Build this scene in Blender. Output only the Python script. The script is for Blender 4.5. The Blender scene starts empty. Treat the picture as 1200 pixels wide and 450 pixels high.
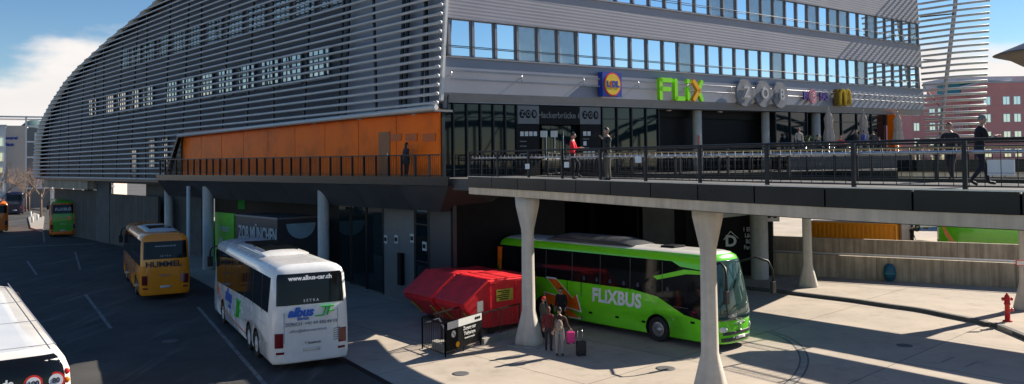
import bpy, bmesh, math, random
from mathutils import Vector, Matrix, noise
random.seed(7)
R = math.radians
sc = bpy.context.scene
COL = sc.collection
# ------------------------------------------------------------------ camera
F = 950.0
PITCH = 1.5; ROLL = 0.7; HC = 7.3
cam_d = bpy.data.cameras.new('camera'); cam = bpy.data.objects.new('camera', cam_d); COL.objects.link(cam)
sc.camera = cam
cam_d.sensor_fit = 'HORIZONTAL'; cam_d.sensor_width = 36; cam_d.lens = 36*F/1200
SH = -(math.tan(R(PITCH))*F + 34)/1200
cam_d.shift_y = SH; cam_d.clip_start = 0.3; cam_d.clip_end = 3000
CM = Matrix.Rotation(R(90+PITCH), 4, 'X') @ Matrix.Rotation(R(-ROLL), 4, 'Z')
cam.matrix_world = Matrix.Translation((0, 0, HC)) @ CM
CR = CM.to_3x3(); CO = Vector((0, 0, HC))
def ray(px, py):
    return (CR @ Vector(((px-600)/F, (225-py)/F + SH*1200/F, -1))).normalized()
def at(px, py, Y):
    d = ray(px, py); return CO + d*(Y/d.y)
def gr(px, py, z=0.0):
    d = ray(px, py); return CO + d*((z-HC)/d.z)
def on(px, py, p, n):
    d = ray(px, py); n = Vector(n); return CO + d*((Vector(p)-CO).dot(n)/d.dot(n))
# ------------------------------------------------------------------ helpers
def tag(o, label=None, cat=None, group=None, kind=None):
    if label: o['label'] = label
    if cat: o['category'] = cat
    if group: o['group'] = group
    if kind: o['kind'] = kind
    return o
def thing(name, label, cat, loc=(0, 0, 0), rz=0, group=None):
    o = bpy.data.objects.new(name, None); COL.objects.link(o); o.empty_display_size = .3
    o.location = loc; o.rotation_euler = (0, 0, rz); tag(o, label, cat, group); return o
def link(name, me, parent=None):
    o = bpy.data.objects.new(name, me); COL.objects.link(o)
    if parent: o.parent = parent
    return o
def copy_tree(o, parent=None):
    c = o.copy(); COL.objects.link(c)
    if parent: c.parent = parent
    for ch in list(o.children): copy_tree(ch, c)
    return c
def wmat(o):
    m = Matrix.LocRotScale(o.location, o.rotation_euler, o.scale)
    return wmat(o.parent) @ m if o.parent else m
class MB:
    def __init__(s): s.v = []; s.f = []; s.m = []; s.smooth = []
    def face(s, pts, m=0, sm=False):
        i = len(s.v); s.v += [Vector(p) for p in pts]; s.f.append(list(range(i, i+len(pts)))); s.m.append(m); s.smooth.append(sm); return s
    def raw(s, vs, fs, m=0, sm=False):
        i = len(s.v); s.v += [Vector(p) for p in vs]
        for f in fs: s.f.append([k+i for k in f]); s.m.append(m); s.smooth.append(sm)
        return s
    def box(s, c, d, ax=None, m=0):
        c = Vector(c); X, Y, Z = ax if ax else (Vector((1, 0, 0)), Vector((0, 1, 0)), Vector((0, 0, 1)))
        X = Vector(X)*d[0]/2; Y = Vector(Y)*d[1]/2; Z = Vector(Z)*d[2]/2
        vs = [c+X*a+Y*b+Z*e for e in (-1, 1) for a, b in ((-1, -1), (1, -1), (1, 1), (-1, 1))]
        return s.raw(vs, [(3, 2, 1, 0), (4, 5, 6, 7), (0, 1, 5, 4), (1, 2, 6, 5), (2, 3, 7, 6), (3, 0, 4, 7)], m)
    def bar(s, a, b, w, h, up=(0, 0, 1), m=0):
        a = Vector(a); b = Vector(b); d = b-a; L = d.length
        if L < 1e-6: return s
        X = d/L; up = Vector(up)
        if abs(X.dot(up)) > .98: up = Vector((0, 1, 0)) if abs(X.y) < .9 else Vector((1, 0, 0))
        Y = up.cross(X).normalized(); Z = X.cross(Y)
        return s.box((a+b)/2, (L, w, h), (X, Y, Z), m)
    def tube(s, pts, r, n=8, m=0, cap=True, sm=True):
        pts = [Vector(p) for p in pts]; k = len(pts)
        rs = r if isinstance(r, (list, tuple)) else [r]*k
        i0 = len(s.v); ref = None
        for i, p in enumerate(pts):
            t = (pts[min(i+1, k-1)]-pts[max(i-1, 0)]).normalized()
            if ref is None:
                ref = Vector((0, 0, 1)) if abs(t.z) < .9 else Vector((1, 0, 0))
            u = (ref-t*ref.dot(t)).normalized(); w = t.cross(u); ref = u
            for j in range(n):
                a = 2*math.pi*j/n; s.v.append(p+(u*math.cos(a)+w*math.sin(a))*rs[i])
        for i in range(k-1):
            for j in range(n):
                a = i0+i*n+j; b = i0+i*n+(j+1) % n
                s.f.append([a, b, b+n, a+n]); s.m.append(m); s.smooth.append(sm)
        if cap:
            s.f.append([i0+j for j in range(n)][::-1]); s.m.append(m); s.smooth.append(False)
            s.f.append([i0+(k-1)*n+j for j in range(n)]); s.m.append(m); s.smooth.append(False)
        return s
    def prism(s, poly, z0, z1, m=0, mt=None):
        # poly: list of (x,y) ; z0,z1 floats or functions
        n = len(poly); a = sum(poly[i][0]*poly[(i+1) % n][1]-poly[(i+1) % n][0]*poly[i][1] for i in range(n))
        if a < 0: poly = poly[::-1]
        g0 = z0 if callable(z0) else (lambda x, y: z0); g1 = z1 if callable(z1) else (lambda x, y: z1)
        lo = [Vector((x, y, g0(x, y))) for x, y in poly]; hi = [Vector((x, y, g1(x, y))) for x, y in poly]
        s.face(lo[::-1], m); s.face(hi, m if mt is None else mt)
        for i in range(n):
            j = (i+1) % n; s.face([lo[i], lo[j], hi[j], hi[i]], m)
        return s
    def slab(s, pts, nrm, th, m=0):
        # planar 3D polygon given thickness th against nrm
        nrm = Vector(nrm).normalized(); pts = [Vector(p) for p in pts]; k = len(pts)
        area = Vector((0, 0, 0))
        for i in range(k): area += pts[i].cross(pts[(i+1) % k])
        if area.dot(nrm) < 0: pts = pts[::-1]
        bk = [p-nrm*th for p in pts]
        s.face(pts, m); s.face(bk[::-1], m)
        for i in range(k):
            j = (i+1) % k; s.face([pts[i], bk[i], bk[j], pts[j]], m)
        return s
    def lathe(s, c, prof, n=16, m=0, ax='z', sm=True):
        c = Vector(c); i0 = len(s.v); k = len(prof)
        for r, h in prof:
            for j in range(n):
                a = 2*math.pi*j/n; x = r*math.cos(a); y = r*math.sin(a)
                s.v.append(c+(Vector((x, y, h)) if ax == 'z' else Vector((x, h, y)) if ax == 'y' else Vector((h, x, y))))
        for i in range(k-1):
            for j in range(n):
                a = i0+i*n+j; b = i0+i*n+(j+1) % n
                s.f.append([a, b, b+n, a+n]); s.m.append(m); s.smooth.append(sm)
        for q in (0, k-1):
            s.f.append([i0+q*n+j for j in range(n)]); s.m.append(m); s.smooth.append(False)
        return s
    def ball(s, c, r, m=0, n=10):
        rx, ry, rz = r if isinstance(r, (tuple, list)) else (r, r, r); c = Vector(c); i0 = len(s.v); k = n//2+1
        for i in range(k):
            th = math.pi*i/(k-1)
            for j in range(n):
                a = 2*math.pi*j/n
                s.v.append(c+Vector((rx*math.sin(th)*math.cos(a), ry*math.sin(th)*math.sin(a), rz*math.cos(th))))
        for i in range(k-1):
            for j in range(n):
                a = i0+i*n+j; b = i0+i*n+(j+1) % n
                s.f.append([a, a+n, b+n, b]); s.m.append(m); s.smooth.append(True)
        return s
    def build(s, name, mats, parent=None, world=False, bevel=0, fix=False):
        me = bpy.data.meshes.new(name)
        vs = s.v
        if world and parent is not None:
            inv = wmat(parent).inverted(); vs = [inv @ v for v in vs]
        me.from_pydata([tuple(v) for v in vs], [], s.f)
        if not isinstance(mats, (list, tuple)): mats = [mats]
        for q in mats: me.materials.append(q)
        for p, mi, sm in zip(me.polygons, s.m, s.smooth): p.material_index = mi; p.use_smooth = sm
        me.validate()
        bm = bmesh.new(); bm.from_mesh(me); bmesh.ops.remove_doubles(bm, verts=bm.verts, dist=1e-5)
        if fix or True: bmesh.ops.recalc_face_normals(bm, faces=bm.faces)
        bm.to_mesh(me); bm.free()
        o = link(name, me, parent)
        if bevel:
            md = o.modifiers.new('bevel', 'BEVEL'); md.width = bevel; md.segments = 2; md.limit_method = 'ANGLE'; md.angle_limit = R(40)
        return o
# ------------------------------------------------------------------ materials
def mat(name, col, rough=.6, metal=0, var=.15, scale=2.0, bump=0, bscale=30, spec=.5, coat=0, emit=0, streak=0, wear=None, ior=1.45, trans=0, alpha=1):
    m = bpy.data.materials.new(name); m.use_nodes = True; nt = m.node_tree; b = nt.nodes['Principled BSDF']; N = nt.nodes.new; Lk = nt.links.new
    b.inputs['Base Color'].default_value = (*col, 1); b.inputs['Roughness'].default_value = rough; b.inputs['Metallic'].default_value = metal
    b.inputs['Specular IOR Level'].default_value = spec; b.inputs['Coat Weight'].default_value = coat; b.inputs['Coat Roughness'].default_value = .06
    b.inputs['IOR'].default_value = ior; b.inputs['Transmission Weight'].default_value = trans
    tc = N('ShaderNodeTexCoord')
    if var or streak:
        nz = N('ShaderNodeTexNoise'); nz.inputs['Scale'].default_value = scale; nz.inputs['Detail'].default_value = 8; nz.inputs['Roughness'].default_value = .65
        Lk(tc.outputs['Object'], nz.inputs['Vector'])
        mr = N('ShaderNodeMapRange'); mr.inputs['From Min'].default_value = .3; mr.inputs['From Max'].default_value = .7
        mr.inputs['To Min'].default_value = 1-var; mr.inputs['To Max'].default_value = 1+var; Lk(nz.outputs['Fac'], mr.inputs['Value'])
        last = mr.outputs['Result']
        if streak:
            mp = N('ShaderNodeMapping'); mp.inputs['Scale'].default_value = (2.2, 2.2, .12); Lk(tc.outputs['Object'], mp.inputs['Vector'])
            n2 = N('ShaderNodeTexNoise'); n2.inputs['Scale'].default_value = 2.0; n2.inputs['Detail'].default_value = 6; Lk(mp.outputs['Vector'], n2.inputs['Vector'])
            m2 = N('ShaderNodeMapRange'); m2.inputs['From Min'].default_value = .35; m2.inputs['From Max'].default_value = .65
            m2.inputs['To Min'].default_value = 1-streak; m2.inputs['To Max'].default_value = 1+streak*.3; Lk(n2.outputs['Fac'], m2.inputs['Value'])
            mm = N('ShaderNodeMath'); mm.operation = 'MULTIPLY'; Lk(last, mm.inputs[0]); Lk(m2.outputs['Result'], mm.inputs[1]); last = mm.outputs[0]
        mx = N('ShaderNodeVectorMath'); mx.operation = 'SCALE'; mx.inputs[0].default_value = col; Lk(last, mx.inputs['Scale'])
        fin = mx.outputs['Vector']
        if wear:
            nw_ = N('ShaderNodeTexNoise'); nw_.inputs['Scale'].default_value = wear[2]; nw_.inputs['Detail'].default_value = 10; nw_.inputs['Roughness'].default_value = .7
            mpw = N('ShaderNodeMapping'); mpw.inputs['Rotation'].default_value = (0, 0, R(wear[3])); mpw.inputs['Scale'].default_value = wear[4]; Lk(tc.outputs['Object'], mpw.inputs['Vector']); Lk(mpw.outputs['Vector'], nw_.inputs['Vector'])
            mw = N('ShaderNodeMapRange'); mw.inputs['From Min'].default_value = wear[1]; mw.inputs['From Max'].default_value = wear[1]+.12; Lk(nw_.outputs['Fac'], mw.inputs['Value'])
            mc_ = N('ShaderNodeMix'); mc_.data_type = 'RGBA'; Lk(mw.outputs['Result'], mc_.inputs['Factor']); Lk(fin, mc_.inputs['A']); mc_.inputs['B'].default_value = (*wear[0], 1); fin = mc_.outputs['Result']
        Lk(fin, b.inputs['Base Color'])
        r2 = N('ShaderNodeMapRange'); r2.inputs['To Min'].default_value = max(0.02, rough-.08); r2.inputs['To Max'].default_value = min(1, rough+.1)
        Lk(nz.outputs['Fac'], r2.inputs['Value']); Lk(r2.outputs['Result'], b.inputs['Roughness'])
    if bump:
        n3 = N('ShaderNodeTexNoise'); n3.inputs['Scale'].default_value = bscale; n3.inputs['Detail'].default_value = 4; Lk(tc.outputs['Object'], n3.inputs['Vector'])
        bp = N('ShaderNodeBump'); bp.inputs['Strength'].default_value = bump; bp.inputs['Distance'].default_value = .02; Lk(n3.outputs['Fac'], bp.inputs['Height']); Lk(bp.outputs['Normal'], b.inputs['Normal'])
    if emit:
        b.inputs['Emission Color'].default_value = (*col, 1); b.inputs['Emission Strength'].default_value = emit
    return m
M = {}
M['paving'] = mat('dark_deck_paving', (.10, .095, .09), .8, var=.25, scale=1.5)
M['beam'] = mat('bounce_lit_beam_concrete', (.78, .60, .42), .8, var=.14, scale=1.0, bump=.2, bscale=12, streak=.16)  # warm bounce light from the lit ground is put into this tone
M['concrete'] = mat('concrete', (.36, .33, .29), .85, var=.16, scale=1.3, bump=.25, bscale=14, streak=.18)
M['column'] = mat('column_concrete', (.56, .52, .46), .8, var=.12, scale=2, bump=.2, bscale=12, streak=.12)
M['tan_wall'] = mat('tan_concrete', (.44, .37, .28), .9, var=.2, scale=.8, bump=.3, bscale=8, streak=.35)
M['dark_conc'] = mat('dark_concrete', (.10, .10, .10), .8, var=.25, scale=1.2)
M['asphalt'] = mat('asphalt', (.052, .049, .045), .85, var=.45, scale=.35, bump=.3, bscale=60, wear=((.12, .11, .098), .54, .5, -28, (2.2, .22, 1)))
M['black'] = mat('black_panel', (.008, .008, .009), .5, var=.3, spec=.15)
M['blackmetal'] = mat('black_metal', (.02, .02, .022), .4, metal=.3, var=.2)
M['fascia_black'] = mat('fascia_panels', (.010, .014, .017), .22, var=.3, scale=.8, spec=.4)
M['dark_grey'] = mat('dark_grey_cladding', (.05, .052, .055), .45, var=.25, scale=.7)
M['mid_grey'] = mat('grey_cladding', (.16, .165, .17), .5, var=.12)
M['alu'] = mat('aluminium_tube', (.60, .585, .57), .5, metal=.25, var=.1, scale=.7)
M['steel'] = mat('stainless_steel', (.55, .55, .55), .3, metal=.9, var=.1)
M['frame'] = mat('window_frame_grey', (.22, .22, .245), .45, metal=.2, var=.1)
M['orange'] = mat('orange_panel', (1.0, .165, .002), .38, var=.3, scale=.45, spec=.14)
M['orange_plate'] = mat('orange_wall_plate', (.55, .11, .01), .5)
M['orange_door'] = mat('brown_orange_door', (.32, .12, .04), .5)
M['glass_mirror_dim'] = mat('dimmed_reflection_glass', (.52, .50, .45), .03, metal=1.0, var=.5, scale=1.5)  # cream tint and mottling stand for a dimmer, broken reflection
M['white'] = mat('white_paint', (.8, .8, .8), .45, var=.05)
M['offwhite'] = mat('offwhite_paint', (.62, .62, .6), .5, var=.08)
M['road_white'] = mat('road_paint', (.22, .215, .205), .8, var=.3, scale=5, wear=((.06, .058, .055), .5, 3, 0, (1, 1, 1)))
M['glass_bus'] = mat('tinted_bus_glass', (.006, .007, .008), .06, var=0, spec=.38)
M['glass_mirror'] = mat('reflective_window_glass', (.78, .87, .93), .02, metal=1.0, var=0)
M['glass_dark'] = mat('dark_shop_glass', (.006, .016, .02), .03, var=0, spec=.5, ior=1.45)
M['rubber'] = mat('tyre_rubber', (.02, .02, .02), .8, var=.2)
M['rim'] = mat('wheel_rim', (.35, .35, .35), .35, metal=.8, var=.2)
M['rimwhite'] = mat('white_wheel_rim', (.7, .7, .7), .4, var=.1)
M['underbody'] = mat('underbody', (.015, .015, .015), .8, var=.1)
M['buswhite'] = mat('white_bus_paint', (.80, .79, .77), .25, var=.07, scale=1.5, coat=.5)
M['buscream'] = mat('cream_bus_paint', (.8, .76, .70), .3, var=.05, scale=1.2, coat=.6)
M['busyellow'] = mat('yellow_bus_paint', (.95, .29, .008), .25, var=.05, coat=.8)
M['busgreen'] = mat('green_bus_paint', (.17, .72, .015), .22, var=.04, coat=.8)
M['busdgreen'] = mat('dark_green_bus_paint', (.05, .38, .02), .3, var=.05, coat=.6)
M['busorange'] = mat('orange_bus_paint', (.85, .16, .01), .28, var=.04, coat=.6)
M['busdark'] = mat('dark_navy_bus_paint', (.02, .022, .05), .25, var=.1, coat=.6)
M['tail_red'] = mat('tail_light_red', (.16, .008, .012), .15, var=0)
M['lamp_orange'] = mat('lamp_orange', (.8, .25, .02), .2, var=0)
M['lamp_clear'] = mat('lamp_clear', (.7, .72, .72), .1, var=0)
M['blue_text'] = mat('blue_lettering', (.01, .1, .5), .4, var=0)
M['green_text'] = mat('green_lettering', (.03, .5, .04), .4, var=0)
M['grey_text'] = mat('grey_lettering', (.25, .26, .3), .5, var=0)
M['dark_text'] = mat('dark_lettering', (.03, .03, .04), .5, var=0)
M['lime'] = mat('lime_sign_face', (.30, .85, .0), .35, var=.03)
M['signorange'] = mat('orange_sign_face', (.95, .42, .0), .35, var=.03)
M['signyellow'] = mat('yellow_sign_face', (.80, .52, .02), .4, var=.05)
M['signblue'] = mat('blue_sign_face', (.02, .05, .35), .35, var=.05)
M['signred'] = mat('red_sign_face', (.7, .03, .02), .4, var=.05)
M['signpurple'] = mat('purple_sign_letters', (.08, .03, .25), .4, var=.05)
M['signpink'] = mat('pink_sign_face', (.75, .2, .25), .4, var=.05)
M['skip_red'] = mat('red_skip_paint', (.85, .03, .04), .4, var=.2, scale=1.6, bump=.2, bscale=5, wear=((.16, .05, .035), .6, 4, 20, (1, 1, 2)))
M['hydrant'] = mat('hydrant_red', (.55, .02, .015), .35, var=.15)
M['wood'] = mat('pallet_wood', (.35, .22, .12), .8, var=.25, scale=4)
M['skin'] = mat('skin', (.5, .3, .22), .55, var=.05)
M['cloth_beige'] = mat('beige_canvas', (.5, .42, .36), .9, var=.15, scale=6)
M['bluebin'] = mat('blue_plastic', (.015, .10, .17), .4, var=.15)
M['pinkwall'] = mat('pink_render', (.78, .33, .29), .85, var=.08, scale=.3)
M['teal'] = mat('teal_render', (.03, .25, .30), .7, var=.1)
M['paleroof'] = mat('pale_roof', (.5, .5, .53), .6, var=.08)
M['office_tan'] = mat('office_tan_render', (.62, .50, .41), .85, var=.06)
M['office_white'] = mat('office_white_render', (.7, .68, .65), .8, var=.06)
M['bark'] = mat('bark', (.24, .165, .125), .9, var=.3, scale=5)
M['leaf'] = mat('leaf_green', (.07, .12, .03), .7, var=.3, scale=6)
M['pink'] = mat('pink_bag', (.75, .04, .25), .5, var=.1)
M['sticker'] = mat('yellow_sticker', (.5, .42, .05), .5, var=.4, scale=30)
# corrugated facade metal (fine horizontal ribs)
def corr():
    m = mat('corrugated_facade_metal', (.35, .34, .375), .65, metal=.0, spec=.2, var=.08, scale=.35)
    nt = m.node_tree; N = nt.nodes.new; b = nt.nodes['Principled BSDF']
    tc = N('ShaderNodeTexCoord'); sp = N('ShaderNodeSeparateXYZ'); nt.links.new(tc.outputs['Object'], sp.inputs[0])
    a = N('ShaderNodeMath'); a.operation = 'MULTIPLY'; a.inputs[1].default_value = 2*math.pi/.18; nt.links.new(sp.outputs['Z'], a.inputs[0])
    s_ = N('ShaderNodeMath'); s_.operation = 'SINE'; nt.links.new(a.outputs[0], s_.inputs[0])
    bp = N('ShaderNodeBump'); bp.inputs['Strength'].default_value = .12; bp.inputs['Distance'].default_value = .02
    nt.links.new(s_.outputs[0], bp.inputs['Height']); nt.links.new(bp.outputs['Normal'], b.inputs['Normal']); return m
M['corr'] = corr()
def apron():
    m = mat('concrete_apron', (.46, .39, .315), .85, var=.16, scale=.35, bump=.15, bscale=20, wear=((.2, .165, .13), .63, .55, 30, (1, 3, 1)))
    nt = m.node_tree; N = nt.nodes.new; L = nt.links.new; b = nt.nodes['Principled BSDF']
    src = b.inputs['Base Color'].links[0].from_socket
    tc = N('ShaderNodeTexCoord'); mp = N('ShaderNodeMapping'); mp.inputs['Rotation'].default_value = (0, 0, R(47)); L(tc.outputs['Object'], mp.inputs['Vector'])
    br = N('ShaderNodeTexBrick'); br.offset = 0; br.inputs['Scale'].default_value = 1; br.inputs['Brick Width'].default_value = 6; br.inputs['Row Height'].default_value = 5
    br.inputs['Mortar Size'].default_value = .025; br.inputs['Color1'].default_value = (1, 1, 1, 1); br.inputs['Color2'].default_value = (.9, .9, .9, 1); br.inputs['Mortar'].default_value = (.45, .45, .45, 1)
    L(mp.outputs['Vector'], br.inputs['Vector'])
    n2 = N('ShaderNodeTexNoise'); n2.inputs['Scale'].default_value = 1.1; n2.inputs['Detail'].default_value = 9; n2.inputs['Roughness'].default_value = .75; L(tc.outputs['Object'], n2.inputs['Vector'])
    cr = N('ShaderNodeMapRange'); cr.inputs['From Min'].default_value = .52; cr.inputs['From Max'].default_value = .72; cr.inputs['To Min'].default_value = 1.0; cr.inputs['To Max'].default_value = .72; L(n2.outputs['Fac'], cr.inputs['Value'])
    mx = N('ShaderNodeVectorMath'); mx.operation = 'MULTIPLY'; L(src, mx.inputs[0]); L(br.outputs['Color'], mx.inputs[1])
    m2 = N('ShaderNodeVectorMath'); m2.operation = 'SCALE'; L(mx.outputs[0], m2.inputs[0]); L(cr.outputs['Result'], m2.inputs['Scale']); L(m2.outputs[0], b.inputs['Base Color'])
    return m
M['apron'] = apron()
# ------------------------------------------------------------------ text
_tc = {}
def text_mesh(s, size=1, ext=.01, bold=0.0, align='CENTER', sx=1.0, shear=0, spacing=1):
    k = (s, size, ext, bold, align, sx, shear, spacing)
    if k in _tc: return _tc[k]
    cu = bpy.data.curves.new('text', 'FONT'); cu.body = s; cu.size = size; cu.extrude = ext; cu.offset = bold; cu.align_x = align; cu.align_y = 'CENTER'; cu.shear = shear; cu.space_character = spacing
    cu.resolution_u = 3
    o = bpy.data.objects.new('text', cu); COL.objects.link(o)
    dg = bpy.context.evaluated_depsgraph_get(); me = bpy.data.meshes.new_from_object(o.evaluated_get(dg))
    bpy.data.objects.remove(o); bpy.data.curves.remove(cu)
    if sx != 1: me.transform(Matrix.Diagonal((sx, 1, 1, 1)))
    _tc[k] = me; return me
def put_text(name, s, parent, o, X, Y, mt, **kw):
    me = text_mesh(s, **kw).copy(); X = Vector(X).normalized(); Y = Vector(Y); Y = (Y-X*Y.dot(X)).normalized(); Z = X.cross(Y)
    mm = Matrix((X, Y, Z)).transposed().to_4x4(); mm.translation = Vector(o); me.transform(mm)
    me.materials.clear(); me.materials.append(mt); me.name = name
    return link(name, me, parent)
def wput_text(name, s, parent, o, X, Y, mt, **kw):
    ob = put_text(name, s, parent, o, X, Y, mt, **kw)
    if parent: ob.data.transform(wmat(parent).inverted())
    return ob
# ================================================================== terminal building
C0 = Vector((-3.5, 39, 0)); dL = Vector((-.68, .734, 0)).normalized(); nL = Vector((-dL.y, dL.x, 0)); nL = -nL if nL.y > 0 else nL
dR = Vector((.784, .62, 0)).normalized(); nR = Vector((dR.y, -dR.x, 0)); UP = Vector((0, 0, 1))
SL = .0145
def LP(t, z, o=0): return C0+dL*t+nL*(o-.07*max(0, z-10.3))+UP*z
def RP(u, z, o=0): return C0+dR*u+nR*o+UP*(z+SL*u)
def uR(px, py=150, o=0): p = on(px, py, C0+nR*o, nR); return (p-C0).dot(dR), p.z-SL*((p-C0).dot(dR))
def tL(px, py=200, o=0): p = on(px, py, C0+nL*o, nL); return (p-C0).dot(dL), p.z
bld = thing('bus_terminal', 'long grey terminal building wrapped in horizontal tube louvres with an orange wall at deck level', 'building', tuple(C0))
def tend(z):
    K = [(6, 79), (7.5, 79), (10.7, 78.2), (12.6, 77), (14.8, 72.6), (16.7, 67.6), (17.8, 63.4), (19.7, 52.9), (21.2, 42.4), (22.5, 33)]
    for (a, b), (c, d) in zip(K, K[1:]):
        if z <= c: return b+(d-b)*max(0, (z-a))/(c-a)
    return 28
def shell_path(z, t0, off, Rr=8.0, n=9, seg=5):
    te = tend(z)-2.0; ps = [LP(t0+(te-t0)*i/seg, z, off) for i in range(seg+1)]
    c = LP(te, z, off)-nL*(Rr+off*0)
    for i in range(1, n+1):
        a = R(100)*i/n; ps.append(c+nL*Rr*math.cos(a)+dL*Rr*math.sin(a))
    return ps
ztub = [6.35+.43*i for i in range(38)]
m = MB()
for z in ztub:
    if z > 9.95: t0 = -.28+0
    else: t0 = 32.1+(9.7-z)*.82
    p = shell_path(z, t0, 0.35); m.tube(p, .078, 8)
    if t0 < 0:
        m.ball(p[0], .11, 0, 6)
m.build('louvre_screen', M['alu'], bld, world=True)
m = MB(); rows = []
zz_ = [6.3+.25*i for i in range(66)]
for z in zz_:
    te = tend(z)-2.0; Rr = 8.0; c = LP(te, z, .33)-nL*Rr; ps = [LP(te-1.2, z, .1), LP(te-.3, z, .32)]
    for i in range(1, 10): a = R(100)*i/9; ps.append(c+nL*Rr*math.cos(a)+dL*Rr*math.sin(a))
    rows.append(ps)
kk_ = len(rows[0])
for r_ in rows: m.v += r_
for i in range(len(rows)-1):
    for j in range(kk_-1): a = i*kk_+j; m.f.append([a, a+1, a+1+kk_, a+kk_]); m.m.append(0); m.smooth.append(True)
m.build('end_shell', mat('end_shell_metal', (.50, .44, .37), .6, metal=.1, var=.1), bld, world=True)
# posts that carry the louvres
m = MB()
for i, t in enumerate([1.2+3.9*k for k in range(19)]):
    z1 = 22
    while z1 > 7 and tend(z1)-2.5 < t: z1 -= .4
    z0 = 10.0 if t < 32 else 6.2
    m.bar(LP(t, z0, .2), LP(t+(1.6 if i % 3 == 1 else 0), z1, .2), .14, .1, tuple(nL))
m.bar(LP(32.0, 9.9, .3), LP(35.2, 6.2, .3), .25, .3, tuple(nL)); m.bar(LP(35, 6.2, .2), LP(76, 6.2, .2), .4, .25)
m.build('louvre_posts', M['blackmetal'], bld, world=True)
m = MB(); m.tube([LP(-.45, 9.98, .5), LP(15, 9.85, .5), LP(32, 9.7, .5)], .13, 8); m.build('louvre_edge_tube', M['alu'], bld, world=True)
# wall behind the louvres : loft
def loft(m, zs, t0f, off, mi=0):
    rows = [shell_path(z, t0f(z), off) for z in zs]
    i0 = len(m.v); k = len(rows[0])
    for r in rows: m.v += r
    for i in range(len(rows)-1):
        for j in range(k-1):
            a = i0+i*k+j; m.f.append([a, a+1, a+1+k, a+k]); m.m.append(mi); m.smooth.append(False)
m = MB(); loft(m, [9.95, 12.5, 14.5, 16.5, 18, 19.5, 21, 22], lambda z: -.02, -.55)
loft(m, [6.2, 8, 9.95], lambda z: 32.3+(9.9-z)*.8, -.55); m.build('facade_wall', mat('facade_wall_grey', (.085, .087, .098), .6, var=.35, scale=.12), bld, world=True)
m = MB(); m.slab([LP(.1, 10.0, -.5), LP(9.4, 10.0, -.5), LP(9.4, 21.9, -.5), LP(.1, 21.9, -.5)], nL, .04)
m.build('light_wall_panel', mat('light_wall_grey', (.33, .33, .36), .6, var=.1, scale=.3), bld, world=True)
m = MB()
for a_, b_ in ((3.1, 3.4), (3.5, 3.8), (1.2, 2.3), (8.9, 9.2)): m.bar(LP(a_, 10, -.2), LP(b_, 21.5, -.2), .22, .1, tuple(nL))
m.build('slanted_struts', M['blackmetal'], bld, world=True)
# floor slab, sun-blocking roof slabs and light-blocking core
def foot(t0, t1, u0, u1): return [(C0+dL*a+dR*b).to_2d()[:] for a, b in ((t0, u0), (t1, u0), (t1, u1), (t0, u1))]
m = MB(); m.prism(foot(-.3+.5, 77, .6, 49), 5.85, 6.15); m.build('floor_slab', M['dark_conc'], bld, world=True)
m = MB()
for t1, z in ((30, 21.6), (40, 20.4), (52, 18.2), (62, 15.8), (71, 12.5), (75, 9)): m.prism(foot(0.7 if z > 21 else 25, t1, 1.9 if z > 20 else 1.6, 47.5), z-.35, z)
m.build('roof', M['dark_grey'], bld, world=True)  # unseen stepped slabs, added as mass to shade the street
m = MB(); m.prism(foot(1.6, 70, 5, 46), 6.2, 10.1); m.prism(foot(1.4, 29, 2.6, 46.5), 10.1, 21.2); m.build('light_block_core', M['black'], bld, world=True)  # unseen inner block, added to stop light passing through
# ---- left facade: orange wall at deck level
m = MB(); T = [0.02+32.4*i/9 for i in range(10)]
for a, b in zip(T, T[1:]): m.slab([LP(a+.03, 6.6, -.02), LP(b-.03, 6.6, -.02), LP(b-.03, 9.98, -.02), LP(a+.03, 9.98, -.02)], nL, .12)
m.build('orange_wall', M['orange'], bld, world=True)
m = MB(); m.slab([LP(0, 6.5, -.16), LP(34, 6.5, -.16), LP(34, 10, -.16), LP(0, 10, -.16)], nL, .2); m.build('wall_backing', M['blackmetal'], bld, world=True)
m = MB(); m.slab([LP(-.3, 9.9, .5), LP(32.5, 9.9, .5), LP(32.5, 9.9, -.6), LP(-.3, 9.9, -.6)], UP, .1); m.build('soffit', M['mid_grey'], bld, world=True)
t1, _ = tL(444, 180); t0, _ = tL(457, 180)
m = MB(); m.slab([LP(t0, 6.7, .02), LP(t1, 6.7, .02), LP(t1, 9.0, .02), LP(t0, 9.0, .02)], nL, .05); dr = m.build('door', M['orange_door'], bld, world=True)
m = MB(); m.bar(LP(t0+.15, 7.6, .06), LP(t0+.15, 7.9, .06), .03, .03); m.build('handle', M['steel'], dr, world=True)
for px in (464, 482, 503):
    t, z = tL(px, 161); m = MB(); m.slab([LP(t-.5, z-.18, .02), LP(t+.5, z-.18, .02), LP(t+.5, z+.18, .02), LP(t-.5, z+.18, .02)], nL, .03); m.build('wall_plate', M['orange_plate'], bld, world=True)
for k in range(6):
    c = LP(2+5*k, 9.79, .0); m = MB(); m.lathe(c, [(.001, -.05), (.14, -.05), (.16, .02)], 12); m.build('downlight', M['offwhite'], bld, world=True)
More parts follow.
